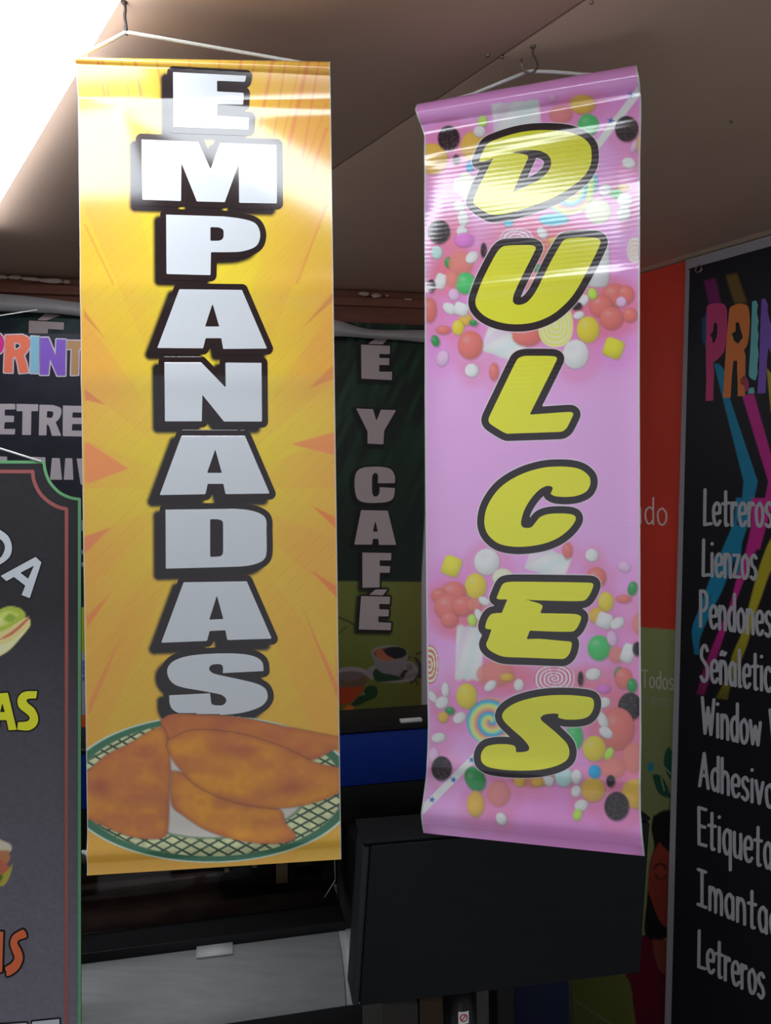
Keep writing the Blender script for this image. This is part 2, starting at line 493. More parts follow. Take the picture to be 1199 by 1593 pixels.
# ceiling: boards side by side, seams along the room
ceil = empty('ceiling', (0, 1.2, CEIL), 'beige board ceiling with a diagonal seam', None); ceil['kind'] = 'structure'
for k, (a, b) in enumerate(((-2.6, -1.2235), (-1.2205, -0.0022), (0.0022, 1.2205), (1.2235, 2.5))):
    mb = MB(); mb.box(seam0, p_room, d_room, EZ, a, b, -2.4, 3.6, 0.0, 0.012)
    mb.out('ceiling_board', m_ceil, ceil, bevel=0.0012)
mb = MB(); mb.box(seam0, p_room, d_room, EZ, -2.6, 2.5, -2.4, 3.6, 0.0125, 0.06)
mb.out('joist_layer', m_gap, ceil)
for k, (x, y) in enumerate(((759, 85), (781, 88), (920, 3), (1138, 188))):
    p = onplane(x, y, CEIL); mb = MB()
    mb.tube([p + EZ * 0.002, p - EZ * 0.002, p - EZ * 0.004], [0.0035, 0.0035, 0.0015], 8)
    mb.out('nail_head', m_steel, ceil, smooth=True)

# the beam along the back wall, with torn plaster on its top edge
bm = empty('trim_1', BL0, 'reddish brown wooden beam along the top of the back wall', None); bm['kind'] = 'structure'
mb = MB(); mb.box(BL0, b_dir, -b_nor, EZ, -0.9, 2.05, -0.005, 0.06, -0.150, -0.002)
mb.out('beam', m_beam, bm, bevel=0.006)
mb = MB(); mb.box(BL0, b_dir, -b_nor, EZ, -0.9, 2.05, -0.022, -0.005, -0.062, -0.030)
mb.out('batten', m_beam, bm, bevel=0.004)
rnd = random.Random(3)
def lump(name, px, py, D, w, h, m, parent):
    c = at(px, py, D); V = []; n = 14
    for j in range(3):
        for k in range(n):
            a = 2 * math.pi * k / n; r = (1.0, 0.8, 0.0)[j] * (0.75 + 0.4 * rnd.random())
            V.append(c + b_dir * math.cos(a) * w * r + EZ * math.sin(a) * h * r + b_nor * (0, 0.006, 0.008)[j])
    Fc = [(j * n + k, j * n + (k + 1) % n, (j + 1) * n + (k + 1) % n, (j + 1) * n + k) for j in range(2) for k in range(n)]
    return obj(name, V, Fc, m, parent, smooth=True)
def beamD(px):
    r = ray(px, 450); n = b_nor
    return float(((BL0 - EYE) @ n) / (r @ n)) - 0.026
for px, py, w, h in ((3, 431, 0.022, 0.006), (24, 431.5, 0.022, 0.006), (48, 434, 0.035, 0.006), (80, 437, 0.045, 0.009), (104, 439, 0.012, 0.006),
                     (566, 457, 0.02, 0.008), (585, 460, 0.022, 0.008), (602, 460, 0.006, 0.005), (635, 466, 0.016, 0.004)):
    lump('torn_plaster', px, py, beamD(px) - 0.005, w, h, m_torn, bm)

# ================================================================== CEILING LAMPS
def ceiling_light(c, length, width, label, ax=None, ay=None):
    """bright fitting screwed to the ceiling: housing, glowing diffuser, end caps"""
    ax = p_room if ax is None else ax; ay = d_room if ay is None else ay
    t = empty('ceiling_light', c, label, 'light', 'ceiling light fittings')
    mb = MB(); mb.box(c, ax, ay, EZ, -width / 2 - 0.004, width / 2 + 0.004, -length / 2 - 0.01, length / 2 + 0.01, -0.014, 0.0)
    mb.out('housing', m_lampbody, t, bevel=0.002)
    mb = MB(); mb.box(c, ax, ay, EZ, -width / 2, width / 2, -length / 2, length / 2, -0.038, -0.0145)
    mb.out('diffuser', m_lamp, t, bevel=0.004)
    for s in (-1, 1):
        mb = MB(); mb.box(c, ax, ay, EZ, -width / 2 - 0.003, width / 2 + 0.003, s * length / 2 + (0.0005 if s > 0 else -0.012), s * length / 2 + (0.012 if s > 0 else -0.0005), -0.040, 0.0)
        mb.out('end_cap', m_lampbody, t, bevel=0.002)
    return t
zl = CEIL - 0.038
e0, e1 = onplane(195, 0, zl), onplane(0, 238, zl)
w_l = 0.150
mid = e0 + d_room * 0.02 - p_room * (w_l / 2 + 0.004)
mid[2] = CEIL
ceiling_light(mid + d_room * 0.06, 2.2, w_l, 'bright white strip light crossing the top left corner of the ceiling')
lamp2 = np.array([-0.62, 0.80, CEIL])
ceiling_light(lamp2, 0.40, 0.30, 'square ceiling light left of the camera, mirrored in the yellow banner', EX, EY)

# ================================================================== YELLOW BANNER
def sleeve(t, tc, hw, R):
    x = np.clip((t - tc) / hw, -1, 1)
    return R * np.sqrt(np.maximum(1 - x * x, 0))
def gauss(t, c, s): return np.exp(-((t - c) / s) ** 2)

def n_yellow(u, t):
    tc = 0.0050 + 0.0050 * u
    n = sleeve(t, tc, tc, 0.0140)
    k = np.clip((0.047 - t) / 0.034, 0, 1)
    n = np.where(t > tc, np.maximum(n, 0.0090 * k), n)
    n = n + 0.0016 * gauss(t, 0.054, 0.009) * u
    n = n + 0.0016 * gauss(t, 0.28, 0.02) + 0.0022 * gauss(t, 0.39, 0.022) - 0.004 * np.sin(math.pi * np.clip(t, 0, 1)) * (u - 0.5)
    n = n + 0.005 * gauss(t, 0.975, 0.016) + 0.004 * np.clip((t - 0.985) / 0.015, 0, 1)
    return n
Y_TL, Y_TR, Y_BL, Y_BR = at(121, 93, 1.215), at(513, 98, 1.235), at(137, 1360, 1.215), at(530, 1335, 1.26)
ysh = Sheet(Y_TL, Y_TR, Y_BL, Y_BR, n_yellow)
ybanner = empty('hanging_banner', (Y_BL + Y_BR) / 2, 'tall yellow and orange banner lettered EMPANADAS hanging on the left', 'banner', 'printed banners hanging from the ceiling')

A_, B_, C_, D_, E_ = (200, 100, 250 / 1199), (220, 325, 220 / 1199), (220, 550, 220 / 1199), (220, 780, 220 / 1199), (230, 1000, 210 / 1199)
EMP = [
 G(*A_, '332,60 878,88 868,133 660,125 660,205 860,215 855,303 662,300 662,385 900,400 893,490 335,470'),
 G(*A_, '97,562 520,580 612,783 682,588 1103,603 1107,1040 825,1035 822,745 718,1030 510,1025 395,740 392,1022 103,1012'),
 G(*B_, '210,50 700,65 s850,85 s960,120 s1003,190 s1000,270 s960,325 s860,360 s740,368 590,368 586,563 213,553', '585,155 655,158 s690,175 s697,205 s692,250 s660,270 585,272'),
 G(*B_, '322,682 852,688 1065,1185 693,1188 677,1097 545,1097 523,1183 135,1180', '603,803 660,998 540,998'),
 G(*C_, '195,75 507,75 715,290 712,77 1018,80 1022,577 700,577 517,350 512,575 200,575'),
 G(*C_, '340,697 878,697 1087,1187 713,1192 695,1105 562,1105 543,1193 155,1200', '626,812 682,1012 557,1012'),
 G(*D_, '205,70 790,62 s900,72 s1000,100 s1055,150 s1060,250 s1060,440 s1030,500 s950,535 s830,552 207,570', '583,150 650,152 s685,165 s692,190 s692,430 s680,458 s655,467 583,470'),
 G(*D_, '358,685 893,677 1105,1163 728,1175 712,1092 578,1098 557,1182 168,1198', '640,798 695,997 575,1002'),
 G(*E_, '1028,250 s1020,180 s985,140 s920,112 s820,97 s700,93 s520,98 s350,118 s240,155 s185,205 s172,260 s190,320 s240,370 s330,400 s450,420 s560,440 s650,460 s690,490 s695,520 s670,550 s620,555 s570,545 560,510 553,447 190,465 s195,540 s225,595 s300,630 s430,640 s600,640 s760,632 s900,605 s1010,560 s1060,500 s1060,440 s1030,395 s960,360 s820,325 s680,295 s580,270 s545,235 s560,200 s610,188 s655,195 s668,225 665,268')]

def wv(y):                              # how bright white paper shows along the banner, used to read the print's own colour
    return np.interp(y, (100, 350, 650, 950, 1250), (0.78, 0.72, 0.55, 0.42, 0.36))
def paint_yellow(c):
    X, Y = c.X, c.Y
    yel, org = alb((216, 192, 56), 0.64), alb((216, 160, 72), 0.64)
    low = alb((196, 134, 44), 0.40)
    cx = 322 + (Y - 700) * 0.008
    r = np.abs(X - cx) / 195
    # printed glow: yellow round the word, orange towards the sides, top and foot
    f = np.clip(1.25 - r * 1.15, 0, 1) * np.clip((Y - 90) / 260, 0.35, 1) * np.clip((1230 - Y) / 480, 0.08, 1)
    f = f + 0.25 * np.sin(Y / 57 + np.where(X < cx, 0.6, 2.2)) * np.clip(r - 0.2, 0, 1)
    ang = np.arctan2(Y - 760, (X - cx) * 1.6)
    f = np.clip(f + 0.16 * np.sign(np.sin(ang * 13)) * np.clip(r * 1.2, 0, 1), 0, 1)
    side = org[None] * np.clip((1150 - Y) / 500, 0, 1)[:, None] + low[None] * (1 - np.clip((1150 - Y) / 500, 0, 1))[:, None]
    c.c[:] = side * (1 - f[:, None]) + yel[None] * f[:, None]
    # diagonal rows of fine dashes
    s = (X + Y * 1.0)
    q = np.abs(((s / 24.0) % 1) - 0.5) * 24
    run = ((Y - X) / 7.0) % 1
    dash = np.clip(1.3 - q / 1.3, 0, 1) * (run < 0.6) * 0.34 * np.clip((Y - 150) / 60, 0, 1)
    c.mix(np.arange(len(X)), dash, alb((176, 112, 30), 0.5))
    band = np.clip(1.0 - np.abs(((s / 48.0) % 1) - 0.5) * 5, 0, 1) * 0.10
    c.mix(np.arange(len(X)), band, org * 0.9)
    ray_c, ray_d = alb((205, 125, 70), 0.62), alb((190, 105, 60), 0.5)
    # fine rays fanning out at the top
    for x0, x1, y1, w in ((150, 163, 150, 3), (158, 171, 160, 3), (186, 203, 155, 2.5), (208, 232, 220, 5), (242, 250, 130, 3), (294, 296, 116, 2), (342, 341, 118, 2.5),
                          (376, 372, 120, 5), (398, 390, 128, 2.5), (426, 402, 210, 5), (446, 424, 225, 2.5), (482, 446, 240, 6), (498, 470, 250, 3), (470, 440, 215, 2)):
        c.line([(x0, 84), (x1, y1)], w, ray_c, soft=2, a=0.75)
    for x0, x1, y1, y0, w in ((508, 462, 440, 320, 4), (508, 478, 290, 200, 5), (132, 176, 442, 350, 3), (508, 470, 270, 160, 2)):
        c.line([(x0, y0), (x1, y1)], w, ray_c, soft=2, a=0.6)
    # the salmon wedges at both sides
    for p, cc in (('132,690 139,690 200,729 139,752 132,752', (205, 120, 75)), ('132,605 165,630 132,622', (195, 115, 75)), ('130,480 163,527 130,492', (200, 130, 70)),
              ('131,835 173,820 131,862', (190, 110, 70)), ('134,960 172,923 136,977', (190, 105, 55)), ('137,1110 139,1090 190,985 185,1000 140,1112', (185, 110, 55)),
              ('520,672 520,708 452,691', (205, 120, 75)), ('518,568 480,604 518,590', (200, 125, 70)), ('518,455 470,510 516,470', (200, 130, 70)), ('522,805 484,786 522,822', (195, 105, 55)),
              ('524,912 484,888 526,932', (190, 100, 55)), ('528,1095 468,940 526,1068', (185, 105, 55)), ('528,1110 520,1000 528,1060', (185, 105, 55))):
        c.poly(p, alb(cc, float(wv(float(p.split()[0].split(',')[1])))), soft=1.5, a=0.85)
    # soft printed shadow under every letter
    for g in EMP:
        c.glyph(g, (0.018, 0.012, 0.014), level=9.0, soft=7, dx=-11, dy=10)
    # ---- the dish of empanadas
    ox, oy, k = 130, 1100, 410 / 1199
    w = 0.42
    a = (X - ox) / k; b = (Y - oy) / k
    rx, ry = (a - 575) / 655, (b - 372) / 330
    rr = np.sqrt(rx * rx + ry * ry); th = np.arctan2(ry, rx)
    i = np.nonzero((rr < 1.05) & (Y > 1095))[0]
    def P(p): return [path(p, ox, oy, k)]
    r_, t_, A, B = rr[i], th[i], a[i], b[i]
    c.mix(i, np.clip((1.022 - r_) / 0.01, 0, 1), alb((165, 190, 170), w))                 # pale edge
    c.mix(i, np.clip((1.006 - r_) / 0.01, 0, 1), alb((44, 92, 66), w))                 # green rim
    lat = np.clip((0.935 - r_) / 0.012, 0, 1)
    c.mix(i, lat, alb((168, 172, 130), w) * (0.85 + 0.4 * noise(A / 30, B / 30))[:, None])
    g1 = np.abs(((A * 0.55 + B) / 46) % 1 - 0.5); g2 = np.abs(((A * 0.55 - B * 1.05) / 46) % 1 - 0.5)
    net = np.maximum(np.clip((0.14 - g1) / 0.05, 0, 1), np.clip((0.14 - g2) / 0.05, 0, 1)) * lat
    c.mix(i, net, alb((36, 60, 44), w))
    c.mix(i, np.clip((0.70 - r_) / 0.012, 0, 1), alb((110, 125, 100), w))
    c.mix(i, np.clip((0.67 - r_) / 0.012, 0, 1), alb((172, 166, 158), w))
    nz = 0.75 * noise(X / 34, Y / 22) + 0.25 * noise(X / 12, Y / 10); nz2 = noise(X / 9 + 9, Y / 8); nz3 = noise(X / 38 + 3, Y / 26 + 5)
    base = alb((168, 98, 42), w); gold = alb((190, 122, 26), w); red = alb((148, 74, 44), w); dk = alb((70, 38, 22), w)
    def pie(p, tint, bright):
        g = Glyph(P(p))
        c.glyph(g, dk, level=1.2, soft=3.5, a=0.7)
        j = c.sel(g.lo[0] - 3, g.lo[1] - 3, g.hi[0] + 3, g.hi[1] + 3)
        d = g.sdf(X[j], Y[j])
        cov = np.clip(0.5 - d / 1.3, 0, 1)
        f1 = np.clip(nz[j] * 1.6 - 0.5 + bright, 0, 1)[:, None]; f2 = np.clip(nz3[j] * 2.2 - 1.0, 0, 1)[:, None]
        col = base * (1 - f1) + gold * f1
        col = col * (1 - 0.75 * f2) + red * 0.75 * f2
        col = col * (0.94 + 0.12 * nz2[j])[:, None] * (1 - tint) + red * tint
        edge = np.exp(-(d / 5.0) ** 2)[:, None] * 0.45
        col = col * (1 - edge) + red * 0.9 * edge
        c.mix(j, cov, col)
    pie('350,60 s400,33 s520,33 s700,45 s900,85 s1155,135 s1250,150 1250,200 s1155,190 s1100,215 s1040,240 s900,240 s600,200 s380,150', 0.35, -0.1)
    pie('-20,300 s25,285 s100,220 s200,170 s350,90 s385,180 s395,280 s390,400 s385,540 s370,590 s300,600 s200,585 s100,545 s25,510 -20,500', 0.12, 0.0)
    pie('400,290 s450,300 s530,360 s700,430 s890,465 s920,530 s965,580 s940,610 s840,622 s700,605 s560,560 s450,490 s400,440', 0.0, 0.3)
    pie('385,150 s380,180 s420,260 s520,360 s680,430 s880,460 s1050,435 s1160,390 s1260,330 1260,300 s1160,275 s1050,250 s900,180 s700,120 s500,105', 0.0, 0.22)
    for x, y, sx, sy, cc, al in ((300, 1160, 22, 12, gold, 0.5), (345, 1185, 40, 16, gold, 0.5), (420, 1220, 30, 10, gold, 0.4), (450, 1225, 22, 9, red, 0.6), (380, 1165, 40, 6, red, 0.4), (280, 1180, 16, 7, red, 0.4),
                              (160, 1225, 14, 16, red, 0.6), (215, 1240, 16, 5, red, 0.4), (246, 1195, 9, 20, red, 0.5), (405, 1280, 24, 10, red, 0.6), (340, 1280, 20, 10, gold, 0.4), (250, 1285, 9, 9, gold, 0.5)):
        j = c.sel(x - 3 * sx, y - 3 * sy, x + 3 * sx, y + 3 * sy)
        c.mix(j, al * np.exp(-((X[j] - x) / sx) ** 2 - ((Y[j] - y) / sy) ** 2) * (rr[j] < 0.92), cc)
    e = np.clip((0.0035 - c.u) / 0.001, 0, 1) + np.clip((c.u - 0.997) / 0.001, 0, 1)
    c.mix(np.arange(len(X)), e, (0.75, 0.72, 0.65))

us = np.linspace(0, 1, 264)
ts = np.concatenate([np.linspace(0.0, 0.0245, 40)[:-1], np.linspace(0.0245, 0.79, 470)[:-1], np.linspace(0.79, 1.0, 200)])
ysheet = sheet_mesh('printed_sheet', ysh, us, ts, paint_yellow, m_yprint, ybanner, [(0.014, -0.009), (0.008, -0.0105), (0.0025, -0.007)])
for g, ch in zip(EMP, 'EMPANADAS'):
    if ch == 'S' :
        # the dish is printed over the foot of the last letter
        cut = path('350,75 s400,33 s520,33 s700,45 s900,85 1155,135 1155,500 100,500 200,150', 130, 1100, 410 / 1199)
        cg = Glyph([cut]); base_sdf = g.sdf
        g.sdf = lambda X, Y, f=base_sdf, q=cg: np.where(q.sdf(X, Y) < 0.5, 99.0, f(X, Y))
    letter(ysh, ysheet, g, [(9.3, m_yblack), (0, m_ywhite)], h=1.6, label='white block letter %s with a dark outline' % ch)
backing(ysh, ybanner)
def rod_of(sh, parent, tc0, tc1, out_, r=0.0065, off=0.002):
    a = sh.base(np.array(0.0), np.array(tc0)) - sh.E * out_ + sh.N * off; b = sh.base(np.array(1.0), np.array(tc1)) + sh.E * out_ + sh.N * off
    mb = MB(); mb.tube([a, b], r, 14)
    return tag(mb.out('rod', m_rod, parent, smooth=False), 'reddish wooden rod inside the sleeve')
rod_of(ysh, ybanner, 0.0065, 0.0105, -0.001, r=0.006)
def cord(name, pts, r, parent, m=m_cord):
    mb = MB(); mb.tube(pts, r, 8)
    return tag(mb.out(name, m, parent, smooth=True), None)
hy = at(196, 50, 1.20)
cord('cord', [at(124, 88, 1.222), at(160, 69, 1.215), hy], 0.0029, ybanner)
cord('cord', [hy, at(260, 61, 1.21), at(380, 82, 1.228), at(470, 98, 1.242), at(508, 106, 1.245)], 0.0029, ybanner)

# ================================================================== PINK BANNER
def n_pink(u, t):
    hw = 0.0165 + 0.002 * u
    n = sleeve(t, hw, hw, 0.0155)
    n = np.maximum(n, 0.003 * np.clip(1 - t / 0.06, 0, 1) * (t > hw))
    n = n - 0.004 * gauss(t, 0.047, 0.013) + 0.0022 * gauss(t, 0.066 - 0.012 * (u - 0.5), 0.013)
    n = n + 0.011 * np.clip((0.32 - t) / 0.27, 0, 1) ** 1.5 * np.clip(t / 0.02, 0, 1) + 0.0011 * gauss(t, 0.262, 0.011) - 0.004 * gauss(t, 0.86, 0.05) + 0.007 * gauss(t, 0.97, 0.018) + 0.0035 * gauss(t, 0.905, 0.012)
    n = n + 0.006 * np.clip((np.abs(u - 0.5) - 0.40) / 0.1, 0, 1) ** 2 * np.clip((t - 0.05) / 0.1, 0, 1)
    n = n * np.where(t > 0.985, np.sqrt(np.clip((1 - t) / 0.015, 0, 1)), 1.0)
    return n
P_TL, P_TR, P_BL, P_BR = at(652, 163, 1.347), at(989, 103, 1.243), at(659, 1296, 1.347), at(1002, 1332, 1.243)
_pt = np.array([0, 0.015, 0.030, 0.045, 0.07, 0.12, 0.4, 0.7, 0.85, 0.91, 0.945, 0.97, 1.0])
_pl = np.array([0, -1, 4, 9.5, 10.5, 10, 7.5, 8, 8.5, 7, 2, -1, 0]) * 1.347 / F
_pr = np.array([0, 1, 4, 6.5, 6, 4, 0, -2.5, -3, -5, -5, -3, 0]) * 1.243 / F
psh = Sheet(P_TL, P_TR, P_BL, P_BR, n_pink, xl=lambda t: np.interp(t, _pt, _pl), xr=lambda t: np.interp(t, _pt, _pr))
pbanner = empty('hanging_banner', (P_BL + P_BR) / 2, 'tall pink banner covered in sweets and lettered DULCES', 'banner', 'printed banners hanging from the ceiling')
DUL = [
 G(720, 180, 220 / 1199, '135,390 s150,350 s205,245 s290,200 s450,150 s600,127 s760,125 s900,140 s1010,185 s1075,250 s1090,330 s1080,420 s1030,510 s940,590 s820,670 s680,735 s520,790 s380,830 s260,843 s200,825 s110,765 s88,740 s95,700 130,610 245,385 262,360 s200,385 s150,393',
   '400,318 s480,300 s560,293 s650,300 s715,330 s745,380 s740,440 s700,500 s620,560 s530,600 425,650 480,520 555,355 s540,335 s480,322'),
 G(720, 340, 240 / 1199, 's300,225 s340,212 s450,207 s540,210 s565,225 s560,250 s470,430 s400,580 s388,640 s410,668 s460,668 s510,640 s570,560 s680,340 s760,200 s790,165 s850,152 s950,148 s1040,152 s1068,175 s1060,215 s980,380 s880,560 s800,660 s690,750 s560,805 s420,823 s290,808 s180,765 s115,705 s97,650 s110,590 s160,460 s260,270'),
 G(730, 530, 200 / 1199, 's440,185 s480,152 s550,142 s780,145 s815,160 s810,190 562,690 s700,680 s940,665 s968,680 s960,710 s910,810 s870,845 s820,852 350,868 s310,850 s200,780 s178,745 s190,700 s300,470'),
 G(730, 700, 210 / 1199, 's1075,280 s1060,230 s1000,180 s920,155 s800,147 s660,157 s500,200 s350,275 s240,370 s160,500 s133,620 s145,710 s190,780 s270,835 s380,858 s500,858 s650,835 s780,785 s880,710 s940,630 s940,590 s900,570 s800,563 s700,570 s630,595 s590,640 s550,685 s500,692 s465,675 s460,630 s490,530 s550,430 s620,355 s680,322 s720,322 s740,340 720,390 s760,410 s850,418 s950,408 s1030,375 s1065,330'),
 G(730, 880, 220 / 1199, '230,275 s245,235 s280,160 s320,140 s400,135 s700,138 s1000,143 s1045,150 s1048,180 s1010,260 s960,298 s700,297 470,288 s560,310 s610,330 s620,350 600,402 s750,405 s900,410 s945,430 s940,470 s910,530 s870,558 s700,558 512,550 485,622 s600,620 s800,638 s860,645 s868,670 s850,740 s810,785 s760,790 s500,780 s300,772 s220,745 s160,705 s143,665 s160,620 188,540 s145,535 s135,515 s150,460 s180,415 s220,402 275,400 322,285 s250,285'),
 G(720, 1050, 230 / 1199, 's1060,210 s1040,185 s980,172 s850,162 s700,165 s560,185 s430,225 s350,275 s318,325 s335,375 s400,440 s480,510 s530,570 s535,605 s500,622 430,625 s428,590 s410,570 s350,560 s260,562 s190,580 s155,620 s145,670 s160,715 s220,750 s350,770 s500,775 s640,765 s760,735 s840,690 s863,630 s845,560 s780,490 s700,420 s640,370 s630,345 s660,322 s720,312 775,315 770,345 s830,360 s930,360 s1000,345 s1040,310 s1060,260')]
# the printed sweets: kind, x, y, rx, ry (artwork units of the two halves)
K1 = """o 100,490 75,75|o 300,430 62,72|o 830,225 62,46|s 725,275 56,46|g 858,325 50,52|l 345,308 22,27|w 330,357 28,26|e 685,195 20,20|k 180,390 52,60|k 1045,345 56,62|k 217,495 17,25
b 285,527 20,28|w 1055,510 32,25|p 1080,430 14,32|o 1112,420 18,50|o 1030,630 28,16|w 940,642 30,27|g 995,660 30,22|w 1035,692 36,34|w 1032,755 32,36|c 905,745 62,60|t 885,605 18,48|l 868,640 15,62|t 690,785 72,28
t 470,800 22,18|m 225,620 20,36|c 265,620 44,62|w 232,720 28,25|w 250,780 25,36|w 245,845 25,28|v 255,885 46,34|k 132,845 54,58|m 122,945 27,30|d 178,993 17,25|s 240,1000 60,60|w 293,968 33,24|k 350,935 14,36
g 262,1095 48,52|q 140,1085 26,36|s 195,1075 30,38|k 95,1108 19,32|p 205,1150 25,28|w 185,1218 36,24|o 262,1270 32,30|q 240,1220 34,30|r 88,1225 32,60|y 225,1310 28,36|d 300,1288 20,14|r 155,1322 35,20|r 285,1395 60,68
d 115,1375 19,28|p 150,1460 28,38|w 292,1518 32,32|r 400,1525 22,42|r 560,1350 70,50|s 560,930 120,60|s 700,960 80,90|d 615,1025 18,22|s 580,1090 30,62|o 690,890 26,20|w 635,850 22,30|x 905,1000 54,112
r 985,1155 60,58|r 1040,1150 40,44|r 920,1205 56,54|r 970,1265 56,54|r 1062,1250 34,34|p 1018,1185 24,24|l 878,1145 22,27|w 833,1178 21,31|k 802,1206 26,20|w 812,1250 26,18|y 857,1320 54,63|w 797,1440 62,70|z 980,1410 46,46"""
K2 = """z 190,185 42,46|w 358,165 60,62|c 435,240 50,42|y 305,280 50,60|r 742,112 22,38|w 858,133 30,30|p 1012,188 30,24|r 880,240 46,48|d 1052,293 22,34|r 1010,342 36,18|y 925,355 36,46|r 200,310 58,50|r 130,325 36,34|r 175,380 66,60|r 245,375 52,46|r 180,440 40,36|s 300,370 36,32
w 345,352 28,18|l 288,443 20,27|w 322,420 17,32|o 885,420 40,38|q 918,445 36,36|w 980,457 36,24|s 1085,460 34,52|g 893,575 54,60|p 955,530 24,36|s 975,610 36,40|q 1030,600 30,44|k 1075,580 22,33|s 400,700 90,60|s 580,1180 110,60
o 455,715 32,18|w 375,755 32,20|w 510,752 22,28|w 865,700 35,27|d 985,693 18,28|r 1010,720 40,50|d 1050,755 24,34|k 1040,855 56,66|k 805,722 13,34|y 262,805 48,60|v 915,770 32,20|w 160,775 17,34|w 100,808 17,33|w 145,835 33,26|d 182,875 23,19|o 150,905 24,25|w 228,908 32,24
w 128,1003 33,22|p 105,1085 22,36|k 143,1150 48,58|d 303,1200 46,62|o 305,1320 40,62|s 415,1270 56,64|w 428,1390 24,30|m 725,1190 42,46|r 980,960 80,100|w 918,835 28,24|w 910,920 22,42|w 925,978 34,24|g 775,1000 40,62|y 870,1055 54,60|l 940,1080 19,32
s 1060,1100 56,72|s 960,1150 60,50|o 865,1250 56,58|o 1065,1270 64,70|b 872,1165 28,32|k 948,1210 20,28|w 785,1190 24,34|w 783,1258 22,28|w 808,1325 32,26|l 790,1370 20,28|k 977,1330 58,68|q 650,1208 26,22|o 600,1215 30,20|o 515,1210 26,26"""
PW = 0.46
CC = dict(o=(225, 155, 70), s=(212, 118, 105), g=(70, 165, 95), l=(160, 200, 80), w=(212, 208, 220), k=(40, 34, 38), b=(40, 140, 185), p=(235, 160, 190), e=(190, 140, 180), c=(232, 208, 165),
          t=(70, 170, 190), m=(165, 205, 190), v=(190, 110, 180), d=(50, 130, 75), q=(215, 212, 222), r=(206, 106, 100), y=(222, 175, 62), x=(214, 205, 220), z=(222, 185, 60))
def paint_pink(c):
    X, Y = c.X, c.Y
    pink = alb((206, 146, 198), PW); hot = alb((224, 118, 180), PW); red = alb((220, 105, 130), PW)
    f = np.clip(noise(X / 70, Y / 70) * 1.2 - 0.3, 0, 1) * np.clip((np.abs(Y - 725) - 90) / 120, 0, 1)
    f = np.maximum(f, np.clip((Y - 1180) / 80, 0, 0.8) * np.clip((X - 640) / 200, 0.3, 1)); f = np.maximum(f, np.clip((200 - Y) / 60, 0, 0.6))
    c.c[:] = pink[None] * (1 - f[:, None]) + hot[None] * f[:, None]
    items = []
    for src, ox, oy, k in ((K1, 640, 90, 380 / 1187), (K2, 640, 820, 380 / 1164)):
        for it in src.replace('\n', '|').split('|'):
            a, b, d = it.split()
            x, y = map(float, b.split(',')); rx, ry = map(float, d.split(','))
            items.append((a, ox + x * k, oy + y * k, rx * k, ry * k))
    for a, x, y, rx, ry in items:                           # soft coloured haze of the printed photograph
        c.ell(x + 2, y + 5, rx * 1.7 + 5, ry * 1.6 + 6, red if a in 'rsokw' else hot, soft=14, a=0.30)
    # reddish gummy clusters out of focus
    for x, y, rx, ry in ((700, 430, 36, 26), (935, 480, 50, 50), (830, 500, 60, 30), (720, 960, 40, 36), (950, 1120, 45, 55), (960, 1180, 40, 30), (780, 1050, 70, 26), (900, 1060, 60, 20), (700, 400, 30, 60), (830, 360, 80, 30)):
        c.ell(x, y, rx, ry, alb((216, 100, 105), PW), soft=22, a=0.55)
    # marshmallow twists
    def twist(cx, cy, w, h, rot):
        i = c.sel(cx - 60, cy - 60, cx + 60, cy + 60)
        q, n = math.cos(rot), math.sin(rot)
        x = ((X[i] - cx) * q + (Y[i] - cy) * n) / w; y = (-(X[i] - cx) * n + (Y[i] - cy) * q) / h
        edge = 1 + 0.03 * np.cos(x * 9)
        d = np.maximum(np.abs(x) - 1, np.abs(y) - edge)
        s = np.clip(0.5 + 0.8 * np.sin((x * 1.5 + y * 0.8) * 4.0), 0, 1)
        t3 = np.clip(0.5 + 0.9 * np.sin((x * 1.5 + y * 0.8) * 2.0 + 0.7), 0, 1)
        col = alb((222, 205, 222), PW)[None] * (1 - s[:, None]) + (alb((185, 212, 200), PW)[None] * t3[:, None] + alb((228, 180, 208), PW)[None] * (1 - t3[:, None])) * s[:, None]
        c.mix(i, np.clip(0.5 - d * min(w, h) / 2.2, 0, 1), col * (1.02 - 0.14 * y * y)[:, None])
    twist(640 + 510 * 0.32, 90 + 285 * 0.32, 37, 23, -0.1)
    twist(640 + 450 * 0.32, 90 + 1395 * 0.32, 32, 20, 0.35)
    twist(640 + 650 * 0.3265, 820 + 170 * 0.3265, 32, 20, 0.35)
    twist(640 + 275 * 0.3265, 820 + 600 * 0.3265, 21, 42, 0.04)
    # lollipop with rainbow bands
    def rainbow(cx, cy, r):
        i = c.sel(cx - r - 4, cy - r - 4, cx + r + 4, cy + r + 4)
        dx, dy = (X[i] - cx) / r, (Y[i] - cy) / r
        rr = np.sqrt(dx * dx + dy * dy); ph = (rr * 2.0 + np.arctan2(dy, dx) / (2 * math.pi) + 0.35) % 1
        pal = np.array([alb(q, PW) for q in ((222, 125, 115), (228, 160, 120), (226, 190, 110), (170, 200, 120), (70, 170, 185), (60, 140, 180), (222, 125, 115))])
        tt = ph * 6; k = np.clip(tt.astype(int), 0, 5); fr = (tt - k)[:, None]
        c.mix(i, np.clip((1 - rr) * r / 2 + 0.5, 0, 1), pal[k] * (1 - fr) + pal[k + 1] * fr)
    rainbow(640 + 375 * 0.3265, 820 + 925 * 0.3265, 37)
    rainbow(640 + 760 * 0.32, 90 + 640 * 0.32, 40)
    # striped candy canes with blue stars
    for a, b in (((996, 138), (905, 258)), ((738, 1178), (655, 1262))):
        c.line([a, b], 13.5, alb((190, 130, 185), PW), soft=3, a=0.7)
        c.line([a, b], 11.5, alb((216, 212, 224), PW), soft=1.2)
